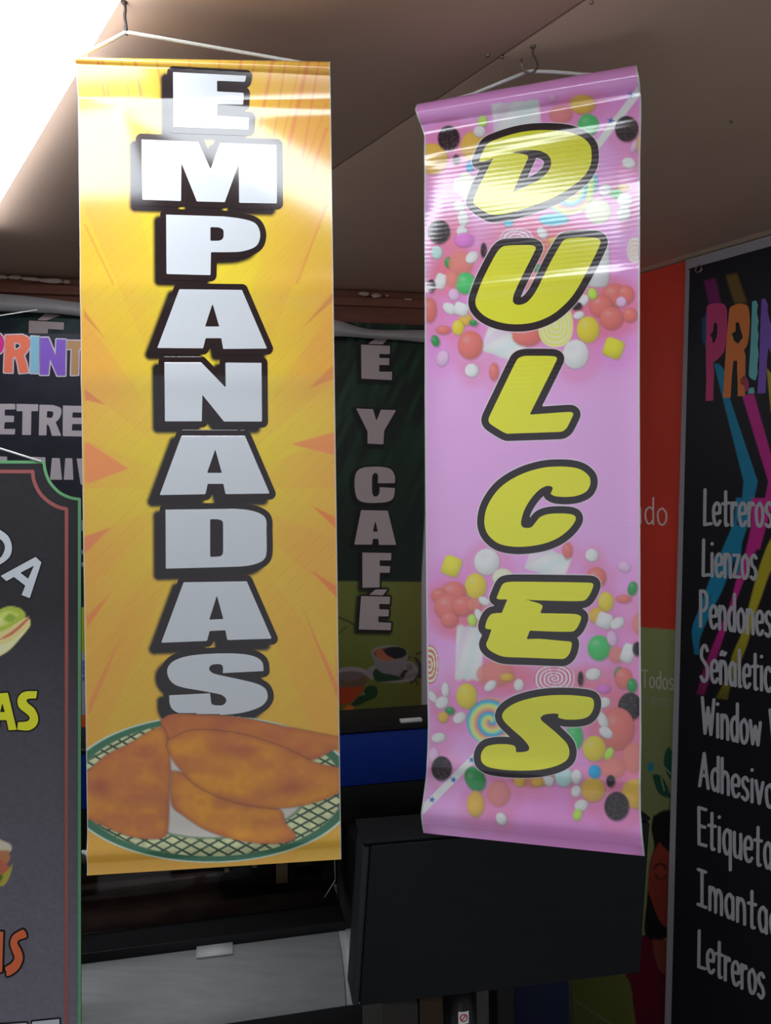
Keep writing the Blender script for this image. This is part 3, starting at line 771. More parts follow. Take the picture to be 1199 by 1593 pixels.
    def star(x, y, r):
        c.poly(np.array([(x + (r if k % 2 == 0 else r * 0.42) * math.sin(k * math.pi / 5 + 0.25), y - (r if k % 2 == 0 else r * 0.42) * math.cos(k * math.pi / 5 + 0.25)) for k in range(10)]), alb((45, 95, 160), PW), soft=1.0)
    for x, y in ((981, 148), (950, 188), (734, 1182), (705, 1213), (672, 1244)): star(x, y, 6)
    rs = random.Random(5)
    for a, x, y, rx, ry in items:
        col = alb(CC[a], PW); rot = rs.uniform(-0.5, 0.5) if a in 'wdlpb' else 0
        if a in 'w' and abs(rx - ry) > 2: rot = rs.uniform(-0.7, 0.7)
        pw = 5 if a in 'qxz' else 2
        if a in 'qz': rot = 0.35
        soft = 3.0 if a in 'ose' else (2.2 if a in 'rcvmt' else 1.3)
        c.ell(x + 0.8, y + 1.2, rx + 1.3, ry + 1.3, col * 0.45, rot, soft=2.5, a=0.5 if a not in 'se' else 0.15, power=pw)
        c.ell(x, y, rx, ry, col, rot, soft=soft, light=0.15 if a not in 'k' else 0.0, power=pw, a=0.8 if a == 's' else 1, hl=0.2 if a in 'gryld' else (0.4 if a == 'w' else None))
        if a == 'k':
            i = c.sel(x - rx, y - ry, x + rx, y + ry)
            c.mix(i, (((X[i] - x) / rx) ** 2 + ((Y[i] - y) / ry) ** 2 < 0.9) * (noise(X[i] / 1.6, Y[i] / 1.6) > 0.72) * 0.5, alb((92, 70, 80), PW))
    # wound liquorice rolls
    def swirl(cx, cy, rx, ry, c0, c1, n, spiral=True):
        i = c.sel(cx - rx - 2, cy - ry - 2, cx + rx + 2, cy + ry + 2)
        dx, dy = (X[i] - cx) / rx, (Y[i] - cy) / ry
        rr = (np.abs(dx) ** 2.4 + np.abs(dy) ** 2.4) ** (1 / 2.4); ph = rr * n + (np.arctan2(dy, dx) / (2 * math.pi) if spiral else 0)
        s = np.clip((np.abs(ph % 1 - 0.5) - 0.2) * 9, 0, 1)[:, None]
        c.mix(i, np.clip((1 - rr) * min(rx, ry) / 1.5 + 0.5, 0, 1), alb(c0, PW)[None] * s + alb(c1, PW)[None] * (1 - s))
    swirl(640 + 680 * 0.3265, 820 + 722 * 0.3265, 31, 22, (222, 200, 212), (190, 90, 130), 5)
    swirl(640 + 85 * 0.3265, 820 + 655 * 0.3265, 14, 30, (222, 190, 170), (170, 90, 80), 3.5, False)
    swirl(640 + 700 * 0.32, 90 + 1300 * 0.32, 27, 34, (226, 195, 90), (228, 214, 160), 4.5, False)
    swirl(640 + 510 * 0.32, 90 + 890 * 0.32, 26, 20, (226, 195, 210), (205, 120, 160), 4, False)
    swirl(640 + 1085 * 0.32, 90 + 935 * 0.32, 12, 20, (226, 205, 205), (200, 170, 160), 3.5, False)
    # white halo round every letter
    for g in DUL:
        c.glyph(g, alb((216, 190, 214), PW), level=12.6, soft=1.6, a=0.8)
    e = np.clip((0.007 - c.u) / 0.001, 0, 1) + np.clip((c.u - 0.994) / 0.001, 0, 1)
    c.mix(np.arange(len(X)), e, (0.74, 0.70, 0.74))
us = np.linspace(0, 1, 238)
ts = np.concatenate([np.linspace(0.0, 0.042, 44)[:-1], np.linspace(0.042, 0.965, 760)[:-1], np.linspace(0.965, 1.0, 44)])
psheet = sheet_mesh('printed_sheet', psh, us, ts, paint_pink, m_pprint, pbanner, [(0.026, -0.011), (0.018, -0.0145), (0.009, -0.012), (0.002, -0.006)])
for g, ch in zip(DUL, 'DULCES'):
    letter(psh, psheet, g, [(11.2, m_pblack), (0, m_pyellow)], h=1.5, label='slanted yellow letter %s with a thick black outline' % ch)
backing(psh, pbanner)
rod_of(psh, pbanner, 0.0165, 0.0185, -0.0005, r=0.0085, off=0.002)
hp = at(822, 111, 1.292)
cord('cord', [at(690, 159, 1.352), at(734, 147, 1.335), at(780, 128, 1.31), hp], 0.0030, pbanner)
cord('cord', [hp, at(860, 112, 1.288), at(906, 116, 1.285), at(960, 117, 1.262)], 0.0030, pbanner)

# screw hooks in the ceiling
def hook(name, pts, r, label, m=None):
    m = m or m_steel
    t = empty(name, pts[0], label, 'hook', 'screw hooks in the ceiling')
    mb = MB(); mb.tube(pts, r, 10)
    mb.out('hook_wire', m, t, smooth=True)
    p = np.array(pts[0]); q = MB(); q.tube([p, p - EZ * 0.003], [0.005, 0.004], 12)
    q.out('collar', m, t, smooth=True)
def smooth3(P, n=5):
    P = [np.array(p) for p in P]; out = []
    for i in range(len(P) - 1):
        a, b, c_, d = P[max(i - 1, 0)], P[i], P[i + 1], P[min(i + 2, len(P) - 1)]
        for t in np.arange(n) / n:
            out.append(0.5 * ((2 * b) + (c_ - a) * t + (2 * a - 5 * b + 4 * c_ - d) * t * t + (3 * b - a - 3 * c_ + d) * t**3))
    return out + [P[-1]]
p0 = onplane(829, 72, CEIL)
hook('screw_hook', smooth3([p0, at(829, 84, 1.30), at(834, 94, 1.295), at(836, 104, 1.29), at(831, 111, 1.288), at(822, 114, 1.288), at(815, 109, 1.285), at(811, 100, 1.283), at(811, 92, 1.283)]), 0.0017,
     'steel screw hook holding the cord of the pink banner')
p0 = onplane(193, 3, CEIL)
hook('screw_hook', smooth3([p0, at(195, 14, 1.19), at(194, 25, 1.195), at(196, 40, 1.197), at(197, 50, 1.20), at(197, 53, 1.205), at(196, 50, 1.213), at(195, 40, 1.217)]), 0.0024,
     'dark screw hook holding the cord of the yellow banner', mat('dark_iron', (0.05, 0.04, 0.042), rough=0.5, metal=0.3))

# ================================================================== TEA AND COFFEE BANNERS (one in view, its twin behind the left signs)
CAFE = [G(500, 430, 200 / 796, '290,417 330,388 410,390 378,420'),
 G(500, 430, 200 / 796, '245,422 425,430 423,482 357,480 357,505 420,507 418,550 357,548 357,590 437,590 435,642 247,633'),
 G(500, 430, 200 / 796, '215,818 318,822 340,895 368,825 462,828 388,955 383,1040 285,1035 285,960'),
 G(500, 430, 200 / 796, '455,1280 s453,1235 s430,1195 s380,1180 s320,1178 s255,1185 s218,1210 s205,1260 s208,1330 s225,1380 s270,1400 s340,1402 s410,1395 s445,1370 455,1310 360,1305 s358,1340 s345,1360 s328,1362 s315,1345 s312,1290 s315,1235 s328,1218 s345,1222 s350,1250 348,1280'),
 G(500, 430, 200 / 796, '245,1447 410,1450 462,1662 355,1662 352,1625 318,1625 312,1660 203,1660', '333,1510 348,1580 318,1580'),
 G(500, 800, 200 / 796, '253,237 432,240 430,285 360,285 360,320 425,322 422,362 360,362 360,453 253,455'),
 G(500, 800, 200 / 796, '295,498 335,465 408,465 380,502'),
 G(500, 800, 200 / 796, '245,506 425,510 422,557 357,555 357,588 418,590 415,632 352,632 352,668 432,672 428,718 230,713')]
CW = 0.25
def paint_cafe(c):
    X, Y = c.X, c.Y
    dark, mid_, olv = alb((15, 22, 17), CW), alb((24, 46, 30), CW), alb((74, 78, 32), CW)
    nz = noise((X + Y * 0.45) / 9, (Y - X * 0.6) / 60)
    f = np.clip(nz * 1.5 - 0.4, 0, 1) * np.clip((880 - Y) / 300, 0.1, 1)
    c.c[:] = dark * (1 - f[:, None]) + mid_ * f[:, None]
    a = np.clip((Y - 903 - (X - 520) * 0.01) / 2, 0, 1)
    lime = olv * (1 - 0.35 * np.clip((X - 600) / 70, 0, 1))[:, None] + np.array([0.06, 0.02, 0.0]) * np.clip((X - 600) / 70, 0, 1)[:, None]
    lime = lime * (1.05 - 0.3 * np.clip((Y - 900) / 200, 0, 1))[:, None]
    c.c[:] = c.c * (1 - a[:, None]) + lime * a[:, None]
    for g in CAFE:
        c.glyph(g, alb((10, 8, 9), CW), level=5, soft=6, dx=-3, dy=3, a=0.9)
    c.line([(520, 957), (545, 968), (560, 980)], 2.2, alb((24, 34, 18), CW), soft=2)
    c.line([(520, 990), (540, 975)], 1.5, alb((24, 34, 18), CW), soft=2)
    k = 125 / 1199
    def q(x, y): return 540 + x * k, 980 + y * k
    def el(x, y, rx, ry, col, soft=1.2, a=1.0, rot=0):
        x, y = q(x, y); c.ell(x, y, rx * k, ry * k, alb(col, CW), rot, soft=soft, a=a)
    def po(s, col, soft=1.2): c.glyph(Glyph([path(s, 540, 980, k)]), alb(col, CW), soft=soft)
    el(690, 640, 420, 150, (92, 84, 82))                      # saucer
    el(720, 650, 330, 100, (78, 72, 70))
    el(930, 560, 90, 90, (88, 82, 80)); el(930, 555, 50, 55, (70, 66, 64))
    po('360,350 s400,480 s440,600 s560,670 s720,670 s830,600 s890,440 895,350', (84, 78, 78))
    el(630, 340, 268, 108, (98, 90, 88)); el(630, 350, 245, 92, (84, 52, 38)); el(710, 340, 180, 92, (20, 18, 22))
    po('425,350 s480,280 s540,320 s600,380 s690,430 s600,465 s480,430', (112, 62, 44))
    po('375,640 s430,580 s520,640 s640,660 s780,700 s840,720 s780,750 s560,770 s420,760', (24, 40, 26)); po('780,690 s850,600 s910,610 s860,660 850,720', (26, 18, 18))
    po('980,400 s1050,420 s1100,500 s1150,600 1150,750 s1060,720 s1000,760 s960,780 s1050,650 s1050,520', (36, 28, 28), 2)
    for x, y, r in ((1040, 360, 22), (1090, 340, 26), (1130, 370, 24), (1140, 415, 18), (935, 410, 18), (960, 785, 26), (1050, 800, 22), (1020, 760, 22)): el(x, y, r, r * 0.8, (34, 26, 24))
    el(60, 640, 240, 90, (98, 88, 88)); el(50, 690, 230, 75, (70, 60, 56))
    po('-180,700 s40,770 s280,690 s270,830 s180,960 s80,1060 s-40,1120 -200,1120', (112, 40, 18), 2)
    po('-180,700 s40,770 s280,690 s260,830 s100,850 -180,860', (66, 52, 42), 2)
    po('250,900 s300,840 s400,830 s450,880 s430,1000 s300,1060 s180,1120 s60,1130 s150,1010 s240,970', (22, 38, 24)); po('0,1130 s100,1140 s60,1200 -60,1200', (140, 70, 30), 2)
    po('230,960 250,940 260,965', (120, 112, 105))
    e = np.clip((X - (660.0 - np.clip((Y - 800) / 100, 0, 1) * 5)) / 1.5, 0, 1)
    c.mix(np.arange(len(X)), e, alb((118, 112, 118), CW))
    e = np.clip((512 - X) / 1.5, 0, 1); c.mix(np.arange(len(X)), e, alb((118, 112, 118), CW))
cD = beamD(585) - 0.022
csh = Sheet(at(507, 500, cD), at(664, 506, cD + 0.03), at(508, 1150, cD), at(666, 1150, cD + 0.03), lambda u, t: 0.004 * np.sin(t * 9) * (u - 0.3) * np.clip(t * 5, 0, 1))
cbanner = empty('hanging_banner', (csh.C[2] + csh.C[3]) / 2, 'dark green banner with coffee cups hanging between the yellow and pink banners', 'banner', 'printed banners hanging at the back')
csheet = sheet_mesh('printed_sheet', csh, np.linspace(0, 1, 110), np.linspace(0, 1, 430), paint_cafe, m_print, cbanner)
m_cw = ink('grey_white_ink', alb((124, 112, 112), CW)); m_ck = ink('black_ink', (0.02, 0.014, 0.016))
for g, lab in zip(CAFE, ('accent', 'E', 'Y', 'C', 'A', 'F', 'accent', 'E')):
    letter(csh, csheet, g, [(2.6, m_ck), (0, m_cw)], h=1.0, name='letter')
backing(csh, cbanner, nt=30)

# ------------------------------------------------------------------ twin of it and the lettered sign at far left
tD = beamD(60) - 0.022
tsh = Sheet(at(-60, 468, tD), at(150, 478, tD + 0.03), at(-60, 1090, tD), at(150, 1094, tD + 0.03))
tb = empty('hanging_banner', (tsh.C[2] + tsh.C[3]) / 2, 'dark green banner peeping out above the coloured letter sign at far left', 'banner', 'printed banners hanging at the back')
def paint_twin(c):
    f = np.clip(noise((c.X + c.Y) / 14, c.Y / 30) * 1.4 - 0.4, 0, 1)[:, None]
    c.c[:] = alb((17, 24, 30), CW) * (1 - f) + alb((26, 44, 38), CW) * f
tsheet = sheet_mesh('printed_sheet', tsh, np.linspace(0, 1, 40), np.linspace(0, 1, 120), paint_twin, m_print, tb)
kk = 140 / 1199
letter(tsh, tsheet, G(0, 400, kk, '495,838 600,755 820,775 620,845'), [(1.5, m_ck), (0, m_cw)], h=1.0)
letter(tsh, tsheet, G(0, 400, kk, '385,845 855,870 850,970 640,957 640,1050 840,1060 840,1150 640,1140 640,1240 860,1250 860,1350 375,1330'), [(1.5, m_ck), (0, m_cw)], h=1.0)
backing(tsh, tb, nt=10)

sD = 2.2
ssh = Sheet(at(-260, 512, sD), at(330, 524, sD + 0.08), at(-260, 1160, sD), at(330, 1150, sD + 0.08))
sb = empty('letter_sign', (ssh.C[2] + ssh.C[3]) / 2, 'dark navy sign with coloured PRINT letters behind the chalkboard style menu', 'sign')
SW = 0.36
def paint_sign(c):
    n = noise(c.X / 20, c.Y / 20)[:, None]
    c.c[:] = alb((22, 22, 30), SW) * (0.8 + 0.4 * n)
    i = c.sel(100, 944, 140, 1014); c.mix(i, np.ones(len(i)), alb((118, 130, 30), SW))
    i = c.sel(100, 1014, 140, 1112); c.mix(i, np.ones(len(i)), alb((120, 118, 128), SW))
    i = c.sel(127, 1026, 132, 1060); c.mix(i, 0.8 * (noise(c.X[i] / 2, c.Y[i] / 3) > 0.45), alb((40, 55, 110), SW))
    i = c.sel(100, 1112, 140, 1131); c.mix(i, np.ones(len(i)), alb((165, 70, 25), SW))
    for y0, y1 in ((810, 826), (856, 862), (874, 882)):
        i = c.sel(126, y0, 136, y1); c.mix(i, np.ones(len(i)), alb((110, 106, 108), SW))
ssheet = sheet_mesh('printed_sheet', ssh, np.linspace(0, 1, 290), np.linspace(0, 1, 300), paint_sign, m_print, sb)
o3 = (0, 430, 300 / 1195)
m_halo = ink('pale_halo_ink', alb((142, 132, 140), SW)); m_let = ink('light_grey_ink', alb((130, 122, 126), SW))
for nm, colr, g in (('magenta', (150, 30, 95), G(*o3, '-70,352 s0,357 s25,400 s20,450 s0,477 -60,482')),
    ('orange', (165, 82, 62), G(*o3, '35,365 140,362 s180,385 s185,430 s165,470 s150,490 s165,540 175,595 120,600 s110,540 s95,500 80,505 78,597 25,595', '90,410 s120,415 s128,435 s108,452 88,452')),
    ('teal', (92, 130, 148), G(*o3, '193,372 243,375 238,600 188,598')),
    ('purple', (92, 62, 138), G(*o3, '250,380 300,380 345,490 350,390 408,392 405,615 355,615 310,510 300,610 248,610')),
    ('ochre', (128, 98, 68), G(*o3, '418,398 560,401 560,450 488,450 485,610 440,612 445,450 416,450'))):
    letter(ssh, ssheet, g, [(2.0, m_halo), (0, ink(nm + '_ink', alb(colr, SW)))], h=1.0, label=nm + ' coloured letter')
for g in (G(*o3, '-40,790 95,790 95,825 30,825 30,862 88,864 86,903 30,903 25,945 95,945 92,980 -40,978'), G(*o3, '102,790 238,793 236,835 195,835 192,983 137,982 140,835 102,835'),
          G(*o3, '245,795 330,797 s375,815 s380,850 s365,885 345,902 380,988 322,988 s305,930 290,915 288,985 240,985', '292,835 s325,838 s330,855 s320,875 290,875'),
          G(*o3, '390,800 560,804 560,845 450,843 448,875 540,877 540,915 448,915 445,955 560,957 560,993 390,990')):
    letter(ssh, ssheet, g, [(0, m_let)], h=1.0)
for g in (G(*o3, '-30,1115 45,1117 40,1230 -30,1230'), G(*o3, '195,1118 282,1121 278,1300 200,1300'), G(*o3, '322,1125 370,1126 385,1260 310,1260'), G(*o3, '405,1127 448,1127 455,1260 395,1260'), G(*o3, '475,1128 560,1130 540,1290 500,1290')):
    letter(ssh, ssheet, g, [(0, m_let)], h=1.0)
backing(ssh, sb, nt=10)
cord('cord', [at(-250, 540, sD), at(-120, 512, sD - 0.01), at(0, 491, sD - 0.01), at(58, 482, sD)], 0.0016, sb)

# pale grey sheet stuffed under the beam
tp = []
top_px = [(-60, 450), (0, 456), (60, 461), (128, 471), (220, 480), (320, 485), (420, 489), (515, 494), (535, 500), (560, 510), (590, 513), (620, 513), (668, 512)]
bot_px = [(-60, 483), (0, 485), (60, 487), (128, 491), (220, 515), (320, 520), (420, 522), (515, 524), (540, 524), (565, 526), (590, 528), (620, 529), (668, 535)]
rows = 7; V = []; rnd = random.Random(11)
for (a, b), (c_, d) in zip(top_px, bot_px):
    for j in range(rows):
        f = j / (rows - 1)
        D = beamD(a) - 0.042 - 0.02 * math.sin(f * math.pi) + rnd.uniform(-0.003, 0.003)
        V.append(at(a + (c_ - a) * f, b + (d - b) * f, D))
n = len(top_px)
Fc = [(i * rows + j, i * rows + j + 1, (i + 1) * rows + j + 1, (i + 1) * rows + j) for i in range(n - 1) for j in range(rows - 1)]
o = obj('crumpled_sheet', V, Fc, m_tarp, smooth=True)
md = o.modifiers.new('thickness', 'SOLIDIFY'); md.thickness = 0.004
md = o.modifiers.new('round', 'SUBSURF'); md.levels = 2; md.render_levels = 2
tag(o, 'crumpled pale grey plastic sheet tucked under the reddish beam', 'sheet')

# ================================================================== MENU BOARD at left
mD = 1.34
mk = 280 / 1593
edge = path('-2600,215 390,217 s398,300 s440,400 s520,490 s620,538 708,547 708,6500 -2600,6500', 0, 680, mk)
msh = Sheet(at(-460, 717, mD), at(126, 717, mD), at(-460, 1822, mD), at(126, 1822, mD))
mboard = empty('menu_board', (msh.C[2] + msh.C[3]) / 2, 'black menu board with green and red border lines, notched corners, at left edge', 'sign')
def paint_menu(c):
    X, Y = c.X, c.Y
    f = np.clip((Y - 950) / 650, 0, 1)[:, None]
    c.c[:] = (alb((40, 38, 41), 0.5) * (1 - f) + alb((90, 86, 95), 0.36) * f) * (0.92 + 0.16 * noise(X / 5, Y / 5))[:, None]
    k = 300 / 1195
    def po(s, col, soft=1.3, oy=800, a=1): c.glyph(Glyph([path(s, 0, oy, k)]), alb(col, 0.47), soft=soft, a=a)
    # hot dog
    po('-200,900 -20,890 s60,840 s150,740 s188,685 s175,640 s130,650 s60,680 -200,760', (205, 180, 120))
    po('-200,900 -20,885 s60,830 s140,745 s180,690 s150,720 s60,790 -200,860', (222, 200, 150), 3)
    po('-200,800 -10,780 s80,720 s160,650 s175,630 s178,650 s120,710 s40,765 -200,830', (176, 98, 76))
    po('-200,700 s0,590 s50,572 s110,578 s150,605 s155,640 s110,670 s40,712 s-20,735 -200,780', (150, 165, 60))
    po('-150,700 s10,610 s60,600 s110,620 s90,650 s20,690', (176, 186, 92), 6); po('20,650 s60,615 s100,640 s60,670', (120, 150, 50), 5)
    po('-30,690 s0,640 s20,650 s10,690', (186, 190, 120), 4)
    # sandwich
    def p2(s, col, soft=1.3): c.glyph(Glyph([path(s, 0, 1200, 300 / 1199)]), alb(col, 0.38), soft=soft)
    p2('-300,420 0,425 s50,445 s70,465 s60,500 -300,520', (168, 160, 140)); p2('-300,490 55,490 s62,540 50,570 -300,590', (150, 98, 64))
    p2('-300,540 0,545 s45,580 s60,610 s30,650 -300,670', (150, 82, 62)); p2('-300,640 20,640 s60,600 s78,575 s65,640 s40,690 s10,715 -300,720', (140, 132, 50)); p2('-300,650 s-10,640 s20,650 0,690 -300,690', (70, 90, 30), 3)
u_ = np.linspace(0, 1, 300); t_ = np.linspace(0, 1, 480)
Ug, Tg = np.meshgrid(u_, t_)
P = msh.pt(Ug, Tg); art = proj(P)
# face of the board, cut to its notched outline
g_face = Glyph([edge])
hh = 2.2
nx, ny = int(592 / hh) + 2, int(1110 / hh) + 2
X, Y = np.meshgrid(-462 + np.arange(nx) * hh, 713 + np.arange(ny) * hh)
v = -np.maximum(g_face.sdf(X, Y), np.maximum(-455 - X, Y - 1815)); v[np.abs(v) < 1e-6] = 1e-6
p, lp, sz = ms_fill(v, -462, 713, hh)
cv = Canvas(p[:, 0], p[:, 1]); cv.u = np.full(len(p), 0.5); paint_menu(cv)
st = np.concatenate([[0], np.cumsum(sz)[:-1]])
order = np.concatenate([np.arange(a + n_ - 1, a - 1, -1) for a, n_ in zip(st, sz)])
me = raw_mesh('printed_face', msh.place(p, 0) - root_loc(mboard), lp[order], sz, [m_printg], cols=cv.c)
mface = link('printed_face', me, mboard)
out_px = path('-455,717 390,717', 0, 0, 1)
body = path('-455,217 390,217 s398,300 s440,400 s520,490 s620,538 708,547 708,6460 -2590,6460 -2590,217', 0, 680, mk)[1:]
prof = list(msh.place(body, -0.0004))
mb = MB(); mb.prism(prof, -msh.N * 0.006); tag(mb.out('board', m_black, mboard), 'black rigid board')
def ribbon(name, pts_px, w, m, parent, lift, label):
    g = Glyph(strokes=[(np.asarray(pts_px), w)])
    return letter(msh, parent, g, [(0, m)], h=1.3, name=name, lift=lift, label=label)
m_green = ink('leaf_green_line', alb((96, 152, 104), 0.52)); m_redl = ink('brick_red_line', alb((150, 84, 82), 0.55))
gp = path('-2500,219 390,221 s402,300 s442,398 s520,485 s620,535 704,550 704,6400', 0, 680, mk, closed=False)
ribbon('green_border', gp, 4.6, m_green, mface, 0.0006, 'green outer border line')
rp = path('-2500,303 292,305 s300,380 s350,490 s430,570 s520,620 590,636 590,6400', 0, 680, mk, closed=False)
ribbon('red_border', rp, 5.6, m_redl, mface, 0.0006, 'brick red inner border line')
m_mw = ink('chalk_white_ink', (0.72, 0.76, 0.82)); m_mk = ink('near_black_ink', (0.012, 0.011, 0.013)); m_my = ink('bright_yellow_ink', alb((200, 190, 40), 0.42)); m_mo = ink('brick_orange_ink', alb((172, 82, 50), 0.36))
k4 = 300 / 1195
def q4(*pts): return np.array([(x * k4, 800 + y * k4) for x, y in pts])
letter(msh, mface, G(0, 800, k4, '-60,60 s0,95 s55,140 s75,205 s60,265 s0,312 s-60,330', '-60,130 s0,152 s28,185 s30,220 s15,255 s0,270 -60,280'), [(1.5, m_mk), (0, m_mw)], h=1.0, label='white letter D at the board edge')
letter(msh, mface, G(0, 800, k4, '5,382 222,264 258,298 186,520 135,500 158,442 88,388 42,414', '128,362 212,318 176,400'), [(1.5, m_mk), (0, m_mw)], h=1.0, label='white tilted letter A')
letter(msh, mface, G(0, 800, k4, '-60,1340 -20,1110 50,1105 105,1335 55,1338 42,1275 0,1275 -10,1340', '15,1170 32,1225 2,1225'), [(2.2, m_mk), (0, m_my)], h=1.0, label='yellow letter A')
letter(msh, mface, G(0, 800, k4, '232,1095 s150,1100 s112,1140 s118,1195 s165,1235 s185,1260 s170,1282 112,1288 108,1335 s180,1338 s225,1310 s238,1260 s215,1205 s175,1170 s165,1150 s185,1142 225,1140'), [(2.2, m_mk), (0, m_my)], h=1.0, label='yellow letter S')
k6 = 130 / 1073
letter(msh, mface, G(0, 1400, k6, '300,375 s330,410 s340,475 s255,505 s225,550 s270,640 s295,740 s255,860 s180,935 s95,975 s85,920 s70,865 s150,810 s190,740 s165,660 s135,560 s165,460 s230,410'), [(3.0, m_mk), (0, m_mo)], h=1.0, label='orange letter S')
letter(msh, mface, G(0, 1400, k6, '-120,405 45,405 30,920 -120,960'), [(3.0, m_mk), (0, m_mo)], h=1.0, label='orange letter N cut by the picture edge')
letter(msh, mface, G(0, 1400, k6, '415,1560 765,1525 765,1640 640,1655 640,2300 530,2300 530,1665 415,1680'), [(2.5, m_mk), (0, m_mw)], h=1.0)
letter(msh, mface, G(0, 1400, k6, '-60,1600 345,1575 345,1690 100,1710 100,1900 300,1890 300,2000 100,2010 100,2300 -60,2300'), [(2.5, m_mk), (0, m_mw)], h=1.0)
apex = at(-110, 664, mD)
cord('cord', [at(64, 718, mD - 0.002), at(20, 704, mD), apex], 0.0019, mboard)
cord('cord', [apex, at(-200, 690, mD), at(-284, 718, mD)], 0.0019, mboard)
cord('hanging_cord', [apex, np.array([apex[0], apex[1], CEIL])], 0.0016, mboard)

# ================================================================== RIGHT WALL: red and olive banner, black services board
def wall_pt(px, py, off):
    """point on the right wall line seen at px,py, standing off the wall by off"""
    r = ray(px, py); q = RW0 + r_nor * off
    return EYE + r * (((q - EYE) @ r_nor) / (r @ r_nor))
def vert_sheet(px_l, px_r, py_t_l, off, h_top, z0, lean=0.0):
    a = wall_pt(px_l, 800, off); b = wall_pt(px_r, 800, off)
    return a, b
RW_ = 0.24
zt = CEIL - 0.004
a = wall_pt(882, 800, -0.012); b = wall_pt(1082, 800, -0.012)
def z_(p, z): return np.array([p[0], p[1], z])
rsh = Sheet(z_(a, zt), z_(b, zt), z_(a, 0.03), z_(b, 0.03))
rban = empty('wall_banner', (rsh.C[2] + rsh.C[3]) / 2, 'red and olive green printed banner on the right wall beside the black board', 'banner')
def paint_roll(c):
    X, Y = c.X, c.Y
    c.c[:] = alb((136, 38, 28), RW_) * (0.92 + 0.16 * noise(X / 40, Y / 120))[:, None]
    yb = 975 + (X - 1000) * 0.09
    a_ = np.clip((Y - yb) / 1.5, 0, 1)
    olv = alb((92, 98, 62), RW_) * np.interp(Y, (980, 1120, 1250, 1600), (1, 0.85, 0.75, 0.75))[:, None]
    c.c[:] = c.c * (1 - a_[:, None]) + olv * a_[:, None]
    k = 80 / 490
    def po(s, col, soft=1.2, a=1): c.glyph(Glyph([path(s, 990, 1140, k)]), alb(col, 0.20), soft=soft, a=a)
    po('105,300 150,275 165,300 160,365 105,370', (20, 78, 88), 2)
    c.line([(1041, 1262), (1044, 1235), (1045, 1205)], 1.8, alb((18, 42, 26), 0.20))
    po('305,130 s350,200 s362,300 s355,390 s325,445 s285,380 s258,290 s270,190', (16, 46, 32)); po('148,400 s210,400 s270,460 s310,560 s320,620 s240,600 s190,540', (14, 42, 30))
    po('370,520 s365,640 s330,650 s335,560', (14, 42, 30))
    c.line([(1033, 1193), (1043, 1204)], 0.9, alb((110, 120, 100), 0.20)); c.line([(1028, 1210), (1033, 1230)], 0.9, alb((110, 120, 100), 0.20))
    # drawn woman: dark hair, brown face, crimson dress
    k2 = 239 / 859
    def p2(s, col, soft=1.2): c.glyph(Glyph([path(s, 960, 1150, k2)]), alb(col, 0.28), soft=soft)
    p2('110,1110 s160,1090 s210,1100 s290,1130 520,1180 520,1900 -60,1900 -60,1500 s40,1320 s80,1200', (62, 10, 24))
    p2('0,1300 s60,1340 s85,1450 s85,1900 -400,1900 -400,1300', (66, 70, 32)); 
    p2('200,430 s260,398 s340,400 s500,430 520,1000 s420,1100 s280,1110 s220,1130 s170,1110 s150,1060 s165,900 s180,700 s205,600 s190,500', (14, 11, 12), 1.5)
    p2('235,575 s290,630 s400,700 420,900 s380,1030 s300,1060 s240,1020 s190,900 s172,830 s185,700 s210,620', (92, 34, 26))
    p2('195,1120 s280,1120 s400,1080 400,1330 s260,1310 s215,1240', (84, 38, 30))
    for pts, w_ in ((('208,720 s230,698 s265,705 265,722'), 3.0), (('215,760 s235,785 s268,772 268,765'), 2.6)):
        c.glyph(Glyph(strokes=[(path(pts, 960, 1150, k2, closed=False), w_)]), alb((34, 14, 12), 0.28))
    p2('270,960 s300,950 320,975 285,985', (120, 36, 40))
    c.line([(893, 1555), (950, 1593), (990, 1620)], 2, alb((92, 92, 78), 0.28), soft=2, a=0.7)
us = np.linspace(0, 1, 140); ts = np.linspace(0, 1, 620)
rsheet = sheet_mesh('printed_sheet', rsh, us, ts, paint_roll, m_print, rban)
backing(rsh, rban, nt=6)

